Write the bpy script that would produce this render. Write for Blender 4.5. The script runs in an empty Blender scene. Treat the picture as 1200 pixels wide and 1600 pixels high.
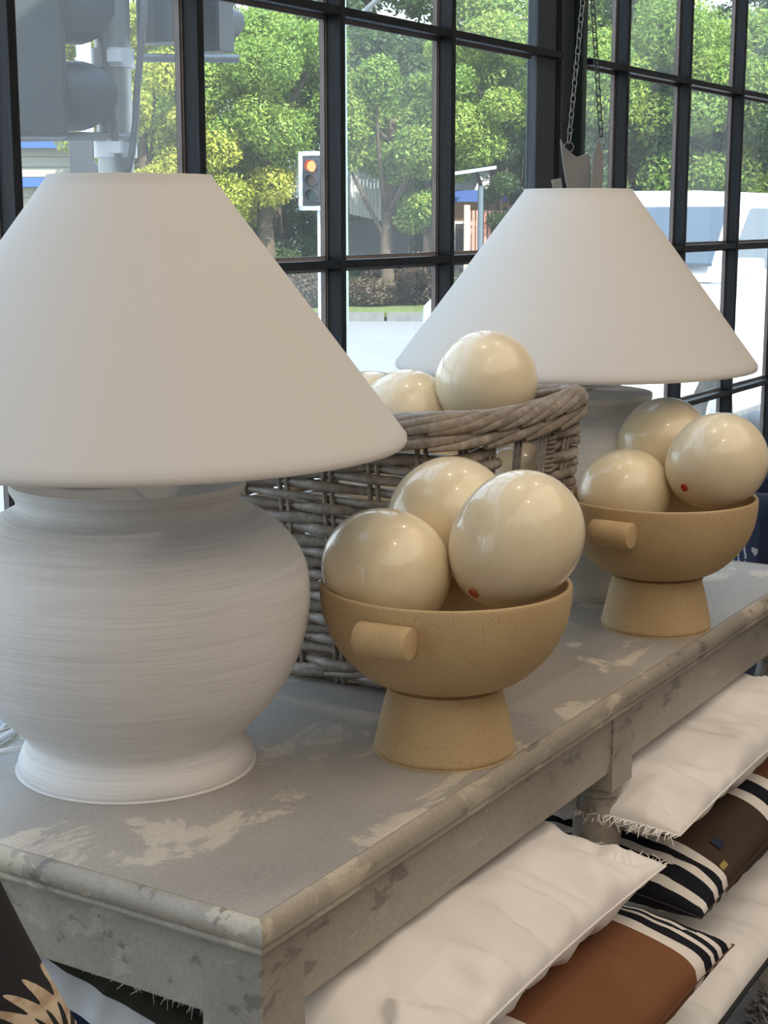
import bpy, bmesh, math, random
import numpy as np
from mathutils import Vector, Matrix, noise
random.seed(7); RNG = np.random.default_rng(7)
C = bpy.context.scene.collection
PI = math.pi

# ------------------------------------------------------------------ camera
FPX = 2437.0; PITCH = math.atan(462/FPX); AZ = math.radians(31.58)
CAM = np.array([0.0, 0.0, 1.32]); ZT = 0.77
HD = np.array([math.cos(AZ), math.sin(AZ), 0]); RT = np.array([math.sin(AZ), -math.cos(AZ), 0])
FW = HD*math.cos(PITCH) + np.array([0, 0, -math.sin(PITCH)]); UP = np.cross(RT, FW)
def ray(x, y): return FW + RT*(x-600)/FPX + UP*(800-y)/FPX
def atd(x, y, dist):                      # point seen at photo position x, y at a horizontal distance
    d = ray(x, y); return CAM + d*dist/np.linalg.norm(d[:2])
def onx(x, y, X): d = ray(x, y); return CAM + d*X/d[0]
def ony(x, y, Y): d = ray(x, y); return CAM + d*Y/d[1]
cd = bpy.data.cameras.new('camera'); cam = bpy.data.objects.new('camera', cd); C.objects.link(cam)
cd.sensor_fit = 'VERTICAL'; cd.sensor_height = 24; cd.lens = 24*FPX/1600; cd.clip_end = 500; cd.clip_start = .02
M = Matrix(((RT[0], UP[0], -FW[0], CAM[0]), (RT[1], UP[1], -FW[1], CAM[1]), (RT[2], UP[2], -FW[2], CAM[2]), (0, 0, 0, 1)))
cam.matrix_world = M; bpy.context.scene.camera = cam
# ------------------------------------------------------------------ world, sun, exposure
sc = bpy.context.scene
sc.view_settings.view_transform = 'Standard'; sc.view_settings.look = 'None'
sc.view_settings.exposure = 0.45; sc.view_settings.gamma = 1; sc.view_settings.use_curve_mapping = False
w = bpy.data.worlds.new('sky'); sc.world = w; w.use_nodes = True
wn = w.node_tree; bg = wn.nodes['Background']; bg.inputs[1].default_value = 2.6
tc = wn.nodes.new('ShaderNodeTexCoord'); sx = wn.nodes.new('ShaderNodeSeparateXYZ'); cr = wn.nodes.new('ShaderNodeValToRGB')
wn.links.new(tc.outputs['Generated'], sx.inputs[0]); wn.links.new(sx.outputs[2], cr.inputs[0]); wn.links.new(cr.outputs[0], bg.inputs[0])
cr.color_ramp.elements[0].position = 0; cr.color_ramp.elements[0].color = (.84, .92, 1.0, 1)
cr.color_ramp.elements[1].position = .9; cr.color_ramp.elements[1].color = (.36, .54, .86, 1)
SUN = 8.0
sd = bpy.data.lights.new('sun', 'SUN'); sd.energy = SUN; sd.angle = .01; sd.color = (1, .95, .86)
so = bpy.data.objects.new('sun', sd); C.objects.link(so); so.location = (-20, -30, 60)
so.rotation_euler = Vector((.34, .70, -.78)).to_track_quat('-Z', 'Y').to_euler()

# ------------------------------------------------------------------ helpers
def setp(o, label=None, cat=None, group=None, kind=None):
    for k, v in (('label', label), ('category', cat), ('group', group), ('kind', kind)):
        if v: o[k] = v
    return o
def thing(name, loc, label, cat, group=None, kind=None):
    o = bpy.data.objects.new(name, None); C.objects.link(o); o.location = loc; o.empty_display_size = .05
    return setp(o, label, cat, group, kind)
def wloc(p):
    v = Vector((0, 0, 0))
    while p is not None: v = v + p.location; p = p.parent
    return v
def link(name, me, parent=None, at=None):
    """link a mesh whose verts are in world space; its origin goes to `at` (or the verts' base)"""
    o = bpy.data.objects.new(name, me); C.objects.link(o)
    if at is None:
        n = len(me.vertices); a = np.empty(n*3); me.vertices.foreach_get('co', a); a = a.reshape(-1, 3)
        lo, hi = a.min(0), a.max(0); at = Vector(((lo[0]+hi[0])/2, (lo[1]+hi[1])/2, lo[2]))
    at = Vector(at); me.transform(Matrix.Translation(-at))
    if parent is not None: o.parent = parent; o.location = at - wloc(parent)
    else: o.location = at
    return o
class G:
    """collects geometry (world space), becomes ONE mesh"""
    def __init__(s): s.v = []; s.f = []; s.m = []; s.uv = None
    def add(s, vs, fs, mi=0):
        b = len(s.v); s.v += [tuple(map(float, v)) for v in vs]; s.f += [tuple(b+i for i in f) for f in fs]; s.m += [mi]*len(fs); return s
    def box(s, x0, x1, y0, y1, z0, z1, mi=0):
        return s.add([(x0,y0,z0),(x1,y0,z0),(x1,y1,z0),(x0,y1,z0),(x0,y0,z1),(x1,y0,z1),(x1,y1,z1),(x0,y1,z1)],
              [(0,3,2,1),(4,5,6,7),(0,1,5,4),(1,2,6,5),(2,3,7,6),(3,0,4,7)], mi)
    def obox(s, c, ax, ay, az, mi=0):
        c = np.array(c); ax, ay, az = map(np.array, (ax, ay, az)); vs = []
        for k in (-1, 1):
            for i, j in ((-1,-1),(1,-1),(1,1),(-1,1)): vs.append(c+i*ax+j*ay+k*az)
        return s.add(vs, [(0,3,2,1),(4,5,6,7),(0,1,5,4),(1,2,6,5),(2,3,7,6),(3,0,4,7)], mi)
    def tube(s, pts, r, n=8, mi=0, cap=True, closed=False):
        pts = [np.array(p, float) for p in pts]; N = len(pts)
        rs = r if hasattr(r, '__len__') else [r]*N
        t0 = pts[1]-pts[0]; ref = np.array([0,0,1.]) if abs(t0[2]) < .9*np.linalg.norm(t0) else np.array([1.,0,0])
        vs = []
        for i in range(N):
            if closed: t = pts[(i+1)%N]-pts[i-1]
            else: t = pts[min(i+1,N-1)]-pts[max(i-1,0)]
            t = t/np.linalg.norm(t); a = np.cross(ref, t); a /= np.linalg.norm(a); b = np.cross(t, a); ref = b if False else ref - t*(ref@t)
            ref = ref/np.linalg.norm(ref)
            for k in range(n):
                th = 2*PI*k/n; vs.append(pts[i]+rs[i]*(a*math.cos(th)+b*math.sin(th)))
        fs = []
        for i in range(N if closed else N-1):
            j = (i+1)%N
            for k in range(n): fs.append((i*n+k, i*n+(k+1)%n, j*n+(k+1)%n, j*n+k))
        if cap and not closed: fs += [tuple(range(n-1,-1,-1)), tuple((N-1)*n+k for k in range(n))]
        return s.add(vs, fs, mi)
    def lathe(s, prof, c=(0,0,0), n=64, mi=0, capb=False, capt=False):
        vs = []; N = len(prof)
        for r, z in prof:
            for k in range(n): th = 2*PI*k/n; vs.append((c[0]+r*math.cos(th), c[1]+r*math.sin(th), c[2]+z))
        fs = [(i*n+k, i*n+(k+1)%n, (i+1)*n+(k+1)%n, (i+1)*n+k) for i in range(N-1) for k in range(n)]
        if capb: fs.append(tuple(range(n-1,-1,-1)))
        if capt: fs.append(tuple((N-1)*n+k for k in range(n)))
        return s.add(vs, fs, mi)
    def prism(s, poly, a, b, mi=0):
        """poly: list of 3D points (planar), extruded by vector b from offset a"""
        n = len(poly); a = np.array(a); b = np.array(b); P = [np.array(p)+a for p in poly]
        vs = P+[p+b for p in P]
        return s.add(vs, [tuple(range(n-1,-1,-1)), tuple(range(n,2*n))]+[(i,(i+1)%n,n+(i+1)%n,n+i) for i in range(n)], mi)
    def mesh(s, name, mats, smooth=False, bevel=0, recalc=True):
        me = bpy.data.meshes.new(name); me.from_pydata(s.v, [], s.f)
        for m in (mats if isinstance(mats, (list, tuple)) else [mats]): me.materials.append(m)
        me.polygons.foreach_set('material_index', s.m)
        if bevel or recalc:
            bm = bmesh.new(); bm.from_mesh(me)
            if recalc: bmesh.ops.recalc_face_normals(bm, faces=bm.faces)
            if bevel:
                bmesh.ops.bevel(bm, geom=[e for e in bm.edges if len(e.link_faces) == 2 and e.calc_face_angle(0) > .5], offset=bevel, segments=2, affect='EDGES', profile=.5)
            bm.to_mesh(me); bm.free()
        if smooth:
            me.polygons.foreach_set('use_smooth', [True]*len(me.polygons))
            if smooth != 'all': me.set_sharp_from_angle(angle=math.radians(smooth if smooth is not True else 40))
        return me
    def obj(s, name, mats, parent=None, at=None, smooth=False, bevel=0, **kw):
        o = link(name, s.mesh(name, mats, smooth, bevel), parent, at)
        return setp(o, **kw)

# ------------------------------------------------------------------ materials
class NT:
    def __init__(s, name):
        s.m = bpy.data.materials.new(name); s.m.use_nodes = True; s.t = s.m.node_tree; s.p = s.t.nodes['Principled BSDF']; s.out = s.t.nodes['Material Output']
    def n(s, t, **kw):
        x = s.t.nodes.new(t)
        for k, v in kw.items():
            if k.startswith('i_'):
                x.inputs[k[2:].replace('_', ' ')].default_value = v
            else: setattr(x, k, v)
        return x
    def l(s, a, b): s.t.links.new(a, b)
    def coord(s, scale=(1,1,1), kind='Object'):
        c = s.n('ShaderNodeTexCoord'); m = s.n('ShaderNodeMapping'); m.inputs['Scale'].default_value = scale
        s.l(c.outputs[kind], m.inputs[0]); return m.outputs[0]
    def noise(s, vec, scale, detail=4, rough=.55, dist=0):
        x = s.n('ShaderNodeTexNoise'); x.inputs['Scale'].default_value = scale; x.inputs['Detail'].default_value = detail
        x.inputs['Roughness'].default_value = rough; x.inputs['Distortion'].default_value = dist
        if vec is not None: s.l(vec, x.inputs['Vector'])
        return x.outputs['Fac']
    def ramp(s, fac, stops, interp='LINEAR'):
        r = s.n('ShaderNodeValToRGB'); r.color_ramp.interpolation = interp; e = r.color_ramp.elements
        while len(e) < len(stops): e.new(.5)
        for i, (p, c) in enumerate(stops): e[i].position = p; e[i].color = tuple(c)+(1,) if len(c) == 3 else c
        s.l(fac, r.inputs[0]); return r.outputs[0]
    def mix(s, fac, a, b, mode='MIX'):
        x = s.n('ShaderNodeMix', data_type='RGBA', blend_type=mode)
        for sock, v in ((x.inputs[0], fac), (x.inputs[6], a), (x.inputs[7], b)):
            if hasattr(v, 'is_linked'): s.l(v, sock)
            else: sock.default_value = (tuple(v)+(1,) if isinstance(v, tuple) and len(v) == 3 else v)
        return x.outputs[2]
    def math(s, op, a, b=0.0, c=0.0):
        x = s.n('ShaderNodeMath', operation=op)
        for i, v in enumerate((a, b, c)):
            if hasattr(v, 'is_linked'): s.l(v, x.inputs[i])
            else: x.inputs[i].default_value = v
        return x.outputs[0]
    def bump(s, h, strength, dist=.002):
        b = s.n('ShaderNodeBump'); b.inputs['Strength'].default_value = strength; b.inputs['Distance'].default_value = dist
        s.l(h, b.inputs['Height']); s.l(b.outputs[0], s.p.inputs['Normal'])
    def col(s, c):
        if hasattr(c, 'is_linked'): s.l(c, s.p.inputs['Base Color'])
        else: s.p.inputs['Base Color'].default_value = tuple(c)+(1,)
    def set(s, **kw):
        for k, v in kw.items(): s.p.inputs[k.replace('_', ' ')].default_value = v
        return s
def plain(name, c, rough=.6, metal=0, spec=.5, var=.0, scale=30, bump=0):
    k = NT(name); k.set(Roughness=rough, Metallic=metal); k.p.inputs['Specular IOR Level'].default_value = spec
    if var:
        f = k.noise(k.coord(), scale, 5)
        k.col(k.ramp(f, [(.25, tuple(x*(1-var) for x in c)), (.75, tuple(min(1, x*(1+var)) for x in c))]))
        if bump: k.bump(f, bump)
    else: k.col(c)
    return k.m
MAT = {}
def chalk(name, base, light, dark, stain=.5, scale=1.0, seed=0.0, lo=.57, dk=.38):
    k = NT(name); v = k.coord((1*scale, 1.6*scale, 2.2*scale), 'Object'); mp = k.n('ShaderNodeMapping'); mp.inputs['Location'].default_value = (seed, seed*2, seed*.5); k.l(v, mp.inputs[0]); v = mp.outputs[0]
    big = k.noise(v, 5, 2, .5); f = k.noise(v, 9, 12, .68, .6); g = k.noise(v, 3.5, 4, .55); d = k.noise(v, 14, 10, .62, .4)
    c = k.ramp(g, [(.3, tuple(x*.84 for x in base)), (.7, tuple(x*1.16 for x in base))])
    msk = k.math('ADD', k.math('MULTIPLY', f, .6), k.math('MULTIPLY', big, .4))
    c = k.mix(k.ramp(msk, [(lo, (0,0,0)), (lo+.018, (.8,.8,.8)), (lo+.12, (1,1,1))]), c, light)
    c = k.mix(k.ramp(d, [(dk-.03, (stain,)*3), (dk, (0,0,0))]), c, dark)
    fine = k.noise(k.coord(), 240, 3)
    c = k.mix(.12, c, k.ramp(fine, [(.3, (.1,.1,.1)), (.7, (.9,.9,.9))]), 'OVERLAY')
    k.col(c); k.set(Roughness=.40); k.p.inputs['Specular IOR Level'].default_value = .5
    k.bump(k.math('ADD', k.math('MULTIPLY', msk, .6), k.math('MULTIPLY', fine, .08)), .35, .004)
    return k.m
MAT['top'] = chalk('chalk_paint_top', (.375,.348,.312), (.60,.535,.44), (.17,.16,.15), .35, .8, 3.1, .532, .30)
MAT['lip'] = chalk('chalk_paint_lip', (.34,.30,.245), (.52,.46,.36), (.13,.115,.095), .7, 1.2, 1.3, .53, .40)
MAT['apron'] = chalk('chalk_paint_apron', (.33,.295,.245), (.42,.38,.32), (.16,.143,.125), .75, 1.1, 7.7, .585, .41)
# linen shade
k = NT('linen_shade'); v = k.coord((1,1,1)); f = k.noise(k.coord((1,1,14)), 60, 4); g = k.noise(k.coord((14,14,1)), 60, 4)
k.col((.70,.675,.64)); k.set(Roughness=.9); k.p.inputs['Specular IOR Level'].default_value = .1
k.bump(k.math('ADD', f, g), .12, .001)
tr = k.n('ShaderNodeBsdfTranslucent'); tr.inputs[0].default_value = (.9,.86,.8,1); mx = k.n('ShaderNodeMixShader'); mx.inputs[0].default_value = .16
k.l(k.p.outputs[0], mx.inputs[1]); k.l(tr.outputs[0], mx.inputs[2]); k.l(mx.outputs[0], k.out.inputs[0]); MAT['shade'] = k.m
# brushed ceramic of the lamp bases: fine horizontal streaks
k = NT('brushed_ceramic'); f = k.noise(k.coord((1.2,1.2,60)), 5.5, 8, .7); g = k.noise(k.coord((1,1,7)), 4, 4); smu = k.noise(k.coord((1,1,1.4)), 9, 6, .6, .5)
c = k.ramp(f, [(.28, (.66,.645,.63)), (.5, (.80,.785,.77)), (.75, (.87,.86,.85))])
c = k.mix(k.ramp(g, [(.35, (.0,)*3), (.7, (.35,)*3)]), c, (.62,.60,.58)); c = k.mix(k.ramp(smu, [(.24, (.3,)*3), (.31, (0,0,0))]), c, (.42,.40,.38))
k.col(c); k.set(Roughness=.75); k.p.inputs['Specular IOR Level'].default_value = .3; k.bump(f, .28, .002); MAT['ceramic'] = k.m
# egg shell
k = NT('ostrich_eggshell'); f = k.noise(k.coord(), 26, 3); p = k.noise(k.coord(), 330, 3, .6); oi = k.n('ShaderNodeObjectInfo')
c = k.ramp(f, [(.3, (.78,.645,.42)), (.7, (.86,.745,.52))]); c = k.mix(k.math('MULTIPLY', oi.outputs['Random'], .3), c, (.72,.62,.45)); k.col(c)
k.set(Roughness=.30); k.p.inputs['Specular IOR Level'].default_value = .4; k.p.inputs['Coat Weight'].default_value = .7; k.p.inputs['Coat Roughness'].default_value = .05
k.bump(k.math('ADD', k.math('MULTIPLY', p, .5), k.noise(k.coord(), 70, 3)), .10, .003); MAT['egg'] = k.m
# stoneware bowl
k = NT('sandy_stoneware'); f = k.noise(k.coord(), 9, 4); s_ = k.noise(k.coord(), 420, 2); 
c = k.ramp(f, [(.3, (.475,.335,.175)), (.7, (.545,.395,.215))]); c = k.mix(k.ramp(s_, [(.30, (.55,)*3), (.40, (0,0,0))]), c, (.25,.17,.10)); k.col(c)
k.set(Roughness=.72); k.p.inputs['Specular IOR Level'].default_value = .35; k.bump(s_, .25, .001); MAT['stoneware'] = k.m
# willow
k = NT('grey_willow'); oi = k.n('ShaderNodeObjectInfo'); f = k.noise(k.coord((1,1,1)), 38, 6, .65); g = k.noise(k.coord((12,12,12)), 12, 5)
c = k.ramp(f, [(.28, (.13,.105,.080)), (.5, (.27,.23,.19)), (.72, (.44,.40,.35))])
c = k.mix(k.ramp(oi.outputs['Random'], [(0, (0,0,0)), (1, (.55,)*3)]), c, (.20,.15,.105)); c = k.mix(.3, c, k.ramp(g, [(.35, (.2,)*3), (.65, (.8,)*3)]), 'OVERLAY')
k.col(c); k.set(Roughness=.42); k.bump(g, .25, .001); MAT['willow'] = k.m
def fabric(name, c, rough=.95, var=.06):
    k = NT(name); a = k.noise(k.coord((90,90,6)), 9, 2); b = k.noise(k.coord((6,6,90)), 9, 2); g = k.noise(k.coord(), 6, 4)
    k.col(k.ramp(g, [(.3, tuple(x*(1-var) for x in c)), (.7, tuple(min(1,x*(1+var)) for x in c))])); k.set(Roughness=rough); k.p.inputs['Specular IOR Level'].default_value = .15
    k.p.inputs['Sheen Weight'].default_value = .15; k.bump(k.math('ADD', a, b), .12, .001); return k.m
def striped(name, stops, rough=.9, axis='U'):
    k = NT(name); u = k.n('ShaderNodeUVMap'); s = k.n('ShaderNodeSeparateXYZ'); k.l(u.outputs[0], s.inputs[0])
    k.col(k.ramp(s.outputs[0 if axis == 'U' else 1], stops, 'CONSTANT')); k.set(Roughness=rough); k.p.inputs['Specular IOR Level'].default_value = .15
    k.bump(k.noise(k.coord((60,60,60)), 12, 2), .1, .001); return k.m
MAT['white_cotton'] = fabric('white_cotton', (.82,.78,.74)); MAT['fringe'] = fabric('fringe_thread', (.80,.77,.74))
W_, K_ = (.76,.71,.65), (.013,.014,.02)
BR, DB, NV = (.20,.085,.042), (.066,.043,.031), (.012,.018,.04)
ENDL = [(.0,W_),(.03,K_),(.065,W_),(.085,K_),(.10,W_),(.115,K_),(.155,W_)]
MAT['brown_stripe'] = striped('brown_panel_with_striped_ends', [(0,K_),(.20,W_),(.235,K_),(.30,W_),(.345,BR),(.805,W_),(.85,K_),(.885,W_),(.90,K_),(.92,W_),(.94,K_),(.972,W_)])
MAT['dark_stripe'] = striped('dark_panel_with_striped_ends', [(.0,K_),(.012,W_),(.035,K_),(.07,W_),(.088,K_),(.112,W_),(.135,DB),(.37,W_),(.405,K_),(.46,W_),(.49,(.17,.075,.04)),(.92,W_),(.95,K_)])
MAT['bold_stripe'] = striped('bold_stripes', [(0,NV),(.60,(.62,.62,.62)),(.85,(.045,.04,.03))])
MAT['dark_metal'] = plain('dark_steel', (.20,.19,.175), .4, .9); MAT['chrome'] = plain('pale_steel', (.6,.6,.6), .25, 1)
MAT['black_paint'] = (lambda k: (k.col(k.ramp(k.noise(k.coord((9,9,1.2)), 9, 8, .7), [(.3,(.004,.005,.007)),(.7,(.014,.017,.021))])), k.set(Roughness=.42, Specular_IOR_Level=.22), k.bump(k.noise(k.coord((14,14,1.2)), 12, 8, .7), .4, .002), k.m)[-1])(NT('black_gloss_paint'))
MAT['post_paint'] = (lambda k: (k.col(k.ramp(k.noise(k.coord((16,16,.9)), 9, 9, .72), [(.3,(.012,.017,.024)),(.7,(.05,.064,.08))])), k.set(Roughness=.4), k.bump(k.noise(k.coord((16,16,.9)), 9, 9, .72), .5, .003), k.m)[-1])(NT('weathered_blue_black_paint'))
MAT['bead'] = plain('weathered_putty', (.21,.18,.165), .7, var=.3, scale=20, bump=.3)
def glassmat(name, dust, tint=(.95,.98,.97)):
    k = NT(name); t = k.t; t.nodes.remove(k.p)
    tr = k.n('ShaderNodeBsdfTransparent'); tr.inputs[0].default_value = tint+(1,); gl = k.n('ShaderNodeBsdfGlossy'); gl.inputs['Roughness'].default_value = .02
    fr = k.n('ShaderNodeFresnel'); fr.inputs[0].default_value = 1.45; m1 = k.n('ShaderNodeMixShader'); geo = k.n('ShaderNodeNewGeometry'); k.l(k.math('MULTIPLY', fr.outputs[0], k.math('SUBTRACT', 1.0, geo.outputs['Backfacing'])), m1.inputs[0]); k.l(tr.outputs[0], m1.inputs[1]); k.l(gl.outputs[0], m1.inputs[2])
    df = k.n('ShaderNodeBsdfDiffuse'); df.inputs[0].default_value = (.7,.72,.7,1); tl = k.n('ShaderNodeBsdfTranslucent'); tl.inputs[0].default_value = (.7,.72,.7,1)
    m2 = k.n('ShaderNodeMixShader'); k.l(df.outputs[0], m2.inputs[1]); k.l(tl.outputs[0], m2.inputs[2])
    a = k.noise(k.coord((1,1,1)), 3, 4); b = k.noise(k.coord((1,1,1)), 160, 2)
    fac = k.math('MULTIPLY', k.math('ADD', k.math('MULTIPLY', a, 1.3), k.math('MULTIPLY', b, .7)), dust)
    m3 = k.n('ShaderNodeMixShader'); k.l(fac, m3.inputs[0]); k.l(m1.outputs[0], m3.inputs[1]); k.l(m2.outputs[0], m3.inputs[2]); k.l(m3.outputs[0], k.out.inputs[0]); return k.m
MAT['glass'] = glassmat('dusty_window_glass', .05); MAT['glass2'] = glassmat('dustier_window_glass', .10)

# ------------------------------------------------------------------ room shell
YW = 1.38; XL, XR, YB, ZC = -2.6, 5.6, -3.6, 3.0
wallm = plain('shop_wall_paint', (.62,.58,.53), .8, var=.04, scale=3); floorm = plain('shop_floor_boards', (.16,.125,.095), .5, var=.3, scale=8); ceilm = plain('ceiling_paint', (.78,.76,.73), .9)
def struct(o): o['kind'] = 'structure'; return o
struct(G().box(XL-.1, XR+.1, YB-.1, YW+.12, -.1, 0).obj('floor', floorm)); struct(G().box(XL-.1, XR+.1, YB-.1, YW+.14, ZC, ZC+.1).obj('ceiling', ceilm)); struct(G().box(XL-.1, XR+.1, YW-.05, YW+.14, ZC+.1, 3.9).obj('wall_sun_blocker', plain('sun_blocker_render', (.4,.38,.36), .9)))  # the raised upper wall is unseen, added to keep sun off the near street
struct(G().box(XL-.1, XL, YB, YW+.12, 0, ZC).obj('wall_left', wallm)); struct(G().box(XR, XR+.1, YB, YW+.12, 0, ZC).obj('wall_right', wallm))
struct(G().box(XL-.1, XR+.1, YB-.1, YB, 0, ZC).obj('wall_back', wallm))
SILL = .45; HEADZ = 2.62
g = G().box(XL, XR, YW+.005, YW+.12, 0, SILL-.02).box(XL, XR, YW, YW+.12, HEADZ+.01, ZC)
struct(g.obj('wall_front', plain('window_wall_paint', (.05,.055,.06), .6)))
ZR = [.8595, 1.2445, 1.6345, 2.02, 2.40]                  # glazing rails
def window(name, xs, mat_shift):
    root = thing(name, ((xs[0]+xs[-1])/2, YW, SILL), None, None, kind='structure')
    a = .007
    for x in xs[1:-1]:
        G().box(x-a, x+a, YW, YW+.027, SILL, HEADZ).box(x-a-.005, x+a+.005, YW+.027, YW+.038, SILL, HEADZ, 1).obj('mullion', [MAT['black_paint'], MAT['bead']], root, bevel=.0012)
    for z in ZR:
        for x0, x1 in zip(xs[:-1], xs[1:]):
            xe = 2.93 if x1 == 2.853 else x1-a-.0005
            G().box(x0+a+.0005, xe, YW+.001, YW+.0195 , z-.0067, z+.0067).box(x0+a+.0005, x1-a-.0005, YW+.0195, YW+.027, z-.0067, z+.0067).box(x0+a+.0055, x1-a-.0055, YW+.027, YW+.037, z-.0125, z+.0125, 1).obj('glazing_bar', [MAT['black_paint'], MAT['bead']], root, bevel=.0012)
    zs = [SILL]+ZR+[HEADZ]
    for i, (x0, x1) in enumerate(zip(xs[:-1], xs[1:])):
        for j, (z0, z1) in enumerate(zip(zs[:-1], zs[1:])):
            G().box(x0, x1, YW+.0385, YW+.0425, z0, z1).obj('pane', MAT['glass2' if (i+j+mat_shift) % 2 else 'glass'], root)
    G().box(xs[0]-.03, xs[-1]+.03, YW-.02, YW+.06, SILL-.03, SILL).obj('sill', MAT['black_paint'], root, bevel=.004)
    G().box(xs[0]-.03, xs[-1]+.03, YW, YW+.06, HEADZ, HEADZ+.03).obj('head_rail', MAT['black_paint'], root)
    
    return root
LW = [-1.825, -1.465, -1.105, -.745, -.385, -.03, .33, .69, 1.05, 1.405, 1.765, 2.123, 2.48, 2.853]
RW = [3.064, 3.258, 3.632, 4.014, 4.39, 4.77, 5.15, 5.5]
window('window_1', LW, 0); window('window_2', RW, 1)
struct(G().box(2.853, 2.936, YW+.020, YW+.045, SILL, HEADZ).obj('trim_1', MAT['post_paint'], bevel=.003))
struct(G().box(2.936, 2.966, YW+.035, YW+.045, SILL, HEADZ).obj('trim_2', MAT['black_paint']))
struct(G().box(2.966, 3.062, YW+.020, YW+.045, SILL, HEADZ).obj('trim_3', MAT['post_paint'], bevel=.003))
struct(G().box(3.018, 3.038, YW-.0015, YW+.0195, SILL, HEADZ).obj('trim_4', plain('dark_green_paint', (.012,.03,.024), .4), bevel=.002))
struct(G().box(5.5, XR, YW, YW+.1, SILL-.02, HEADZ+.02).obj('trim_5', MAT['post_paint'])); struct(G().box(XL, -1.85, YW, YW+.1, SILL-.02, HEADZ+.02).obj('trim_6', MAT['post_paint']))
# shop lighting: small warm downlights on the ceiling and two added fill lights that brighten the interior
def spot(x, y, energy, label, tx=0, ty=0):
    t = thing('downlight', (x, y, ZC-.13), label, 'lamp', 'ceiling downlights')
    G().lathe([(.035,0),(.045,.02),(.045,.12),(.03,.13)], (x,y,ZC-.13), 24, capt=True).obj('housing', MAT['chrome'], t, smooth=True)
    m = NT('downlight_bulb_glow'); m.set(Emission_Strength=12.0); m.p.inputs['Emission Color'].default_value = (1,.86,.66,1)
    G().lathe([(.001,.004),(.03,.004)], (x,y,ZC-.13), 24).obj('bulb', m.m, t)
    l = bpy.data.lights.new('downlight_beam', 'SPOT'); l.energy = energy; l.color = (1,.84,.66); l.spot_size = math.radians(100); l.spot_blend = .8; l.shadow_soft_size = .022
    o = bpy.data.objects.new('downlight_beam', l); C.objects.link(o); o.parent = t; o.location = (0,0,-.02)
    o.rotation_euler = Vector((tx, ty, -1)).to_track_quat('-Z','Y').to_euler()
def fill_panel(x, y, sx_, sy_, energy, label):  # unseen area light with frame, added as soft fill for the interior
    t = thing('fill_light', (x, y, ZC-.06), label, 'lamp', 'added fill lights')
    G().box(x-sx_/2-.03, x+sx_/2+.03, y-sy_/2-.03, y+sy_/2+.03, ZC-.05, ZC-.001).obj('frame', MAT['chrome'], t)
    l = bpy.data.lights.new('fill_area_light', 'AREA'); l.shape = 'RECTANGLE'; l.size = sx_; l.size_y = sy_; l.energy = energy; l.color = (1,.87,.73)
    o = bpy.data.objects.new('fill_area_light', l); C.objects.link(o); o.parent = t; o.location = (0,0,0)
spot(1.60, 1.0, 9, 'small ceiling downlight above the distressed table', 0, -.1)
spot(.85, .1, 6, 'small ceiling downlight above the aisle beside the table', .3, .3)
spot(2.35, .62, 8, 'small ceiling downlight above the far bowl', 0, 0)
fill_panel(1.0, -1.15, 4.6, 2.9, 49, 'large unseen fill light added over the shop aisle')
fill_panel(-1.5, -.3, 1.4, 2.2, 8, 'smaller unseen fill light added left of the viewer')

# ------------------------------------------------------------------ table
TX0, TX1, TY0, TY1 = .926, 2.415, .682, 1.215
tb = thing('console_table', ((TX0+TX1)/2, (TY0+TY1)/2, 0), 'long distressed grey painted wooden table holding lamps, eggs and basket by the window', 'table')
G().box(TX0+.013, TX1-.013, TY0+.013, TY1-.013, .74, ZT).obj('tabletop', MAT['top'], tb, bevel=.0015)
def lipseg(p, q, inward):
    p, q, inw = map(np.array, (p, q, inward)); d = (q-p)/np.linalg.norm(q-p)
    prof = [(.0125,.7694),(.011,.7705),(.008,.7705),(.0035,.768),(.0006,.763),(0,.757),(.001,.7515),(.004,.749),(.0045,.7475),(.0035,.7455),(.004,.7425),(.007,.7405),(.03,.7405)]
    vs = []; n = len(prof)
    for a, sg in ((p, 1), (q, -1)):
        for off, z in prof: vs.append(np.array([*(a+inw*off+d*off*sg), z]))
    return G().add(vs, [(i, i+1, n+i+1, n+i) for i in range(n-1)])
for p, q, inw in (((TX0,TY0),(TX1,TY0),(0,1)), ((TX1,TY0),(TX1,TY1),(-1,0)), ((TX1,TY1),(TX0,TY1),(0,-1)), ((TX0,TY1),(TX0,TY0),(1,0))):
    lipseg(p, q, inw).obj('edge_moulding', MAT['lip'], tb, smooth=50)
AX, AY = .943, .698
G().box(AX+.058, 1.652, AY, AY+.022, .668, .7405).obj('apron', MAT['apron'], tb, bevel=.001)
G().box(1.712, TX1-.075, AY, AY+.022, .668, .7405).obj('apron', MAT['apron'], tb, bevel=.001)
G().box(AX+.002, AX+.024, AY+.058, TY1-.075, .668, .7405).obj('apron', MAT['apron'], tb, bevel=.001)
G().box(TX1-.041, TX1-.019, AY+.058, TY1-.075, .668, .7405).obj('apron', MAT['apron'], tb, bevel=.001)
G().box(AX+.058, TX1-.075, TY1-.041, TY1-.019, .668, .7405).obj('apron', MAT['apron'], tb, bevel=.001)
for lx in (AX+.03, 1.682, TX1-.047):
    for ly in (AY+.028, TY1-.047):
        h = .0305
        g = G().box(lx-h, lx+h, ly-h, ly+h, .642, .7405)
        g.lathe([(.026,.640),(.0285,.636),(.0285,.630),(.024,.627),(.026,.618),(.030,.60),(.0305,.58),(.027,.555),(.021,.535),(.020,.528),(.024,.522),(.024,.515),(.0205,.508),(.026,.40),(.0285,.28),(.026,.18),(.021,.14),(.025,.132),(.025,.122),(.020,.115),(.023,.09),(.024,.07),(.018,.03),(.017,0)], (lx,ly,0), 28, capb=True, capt=True)
        g.obj('leg', MAT['apron'], tb, smooth=35)

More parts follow.
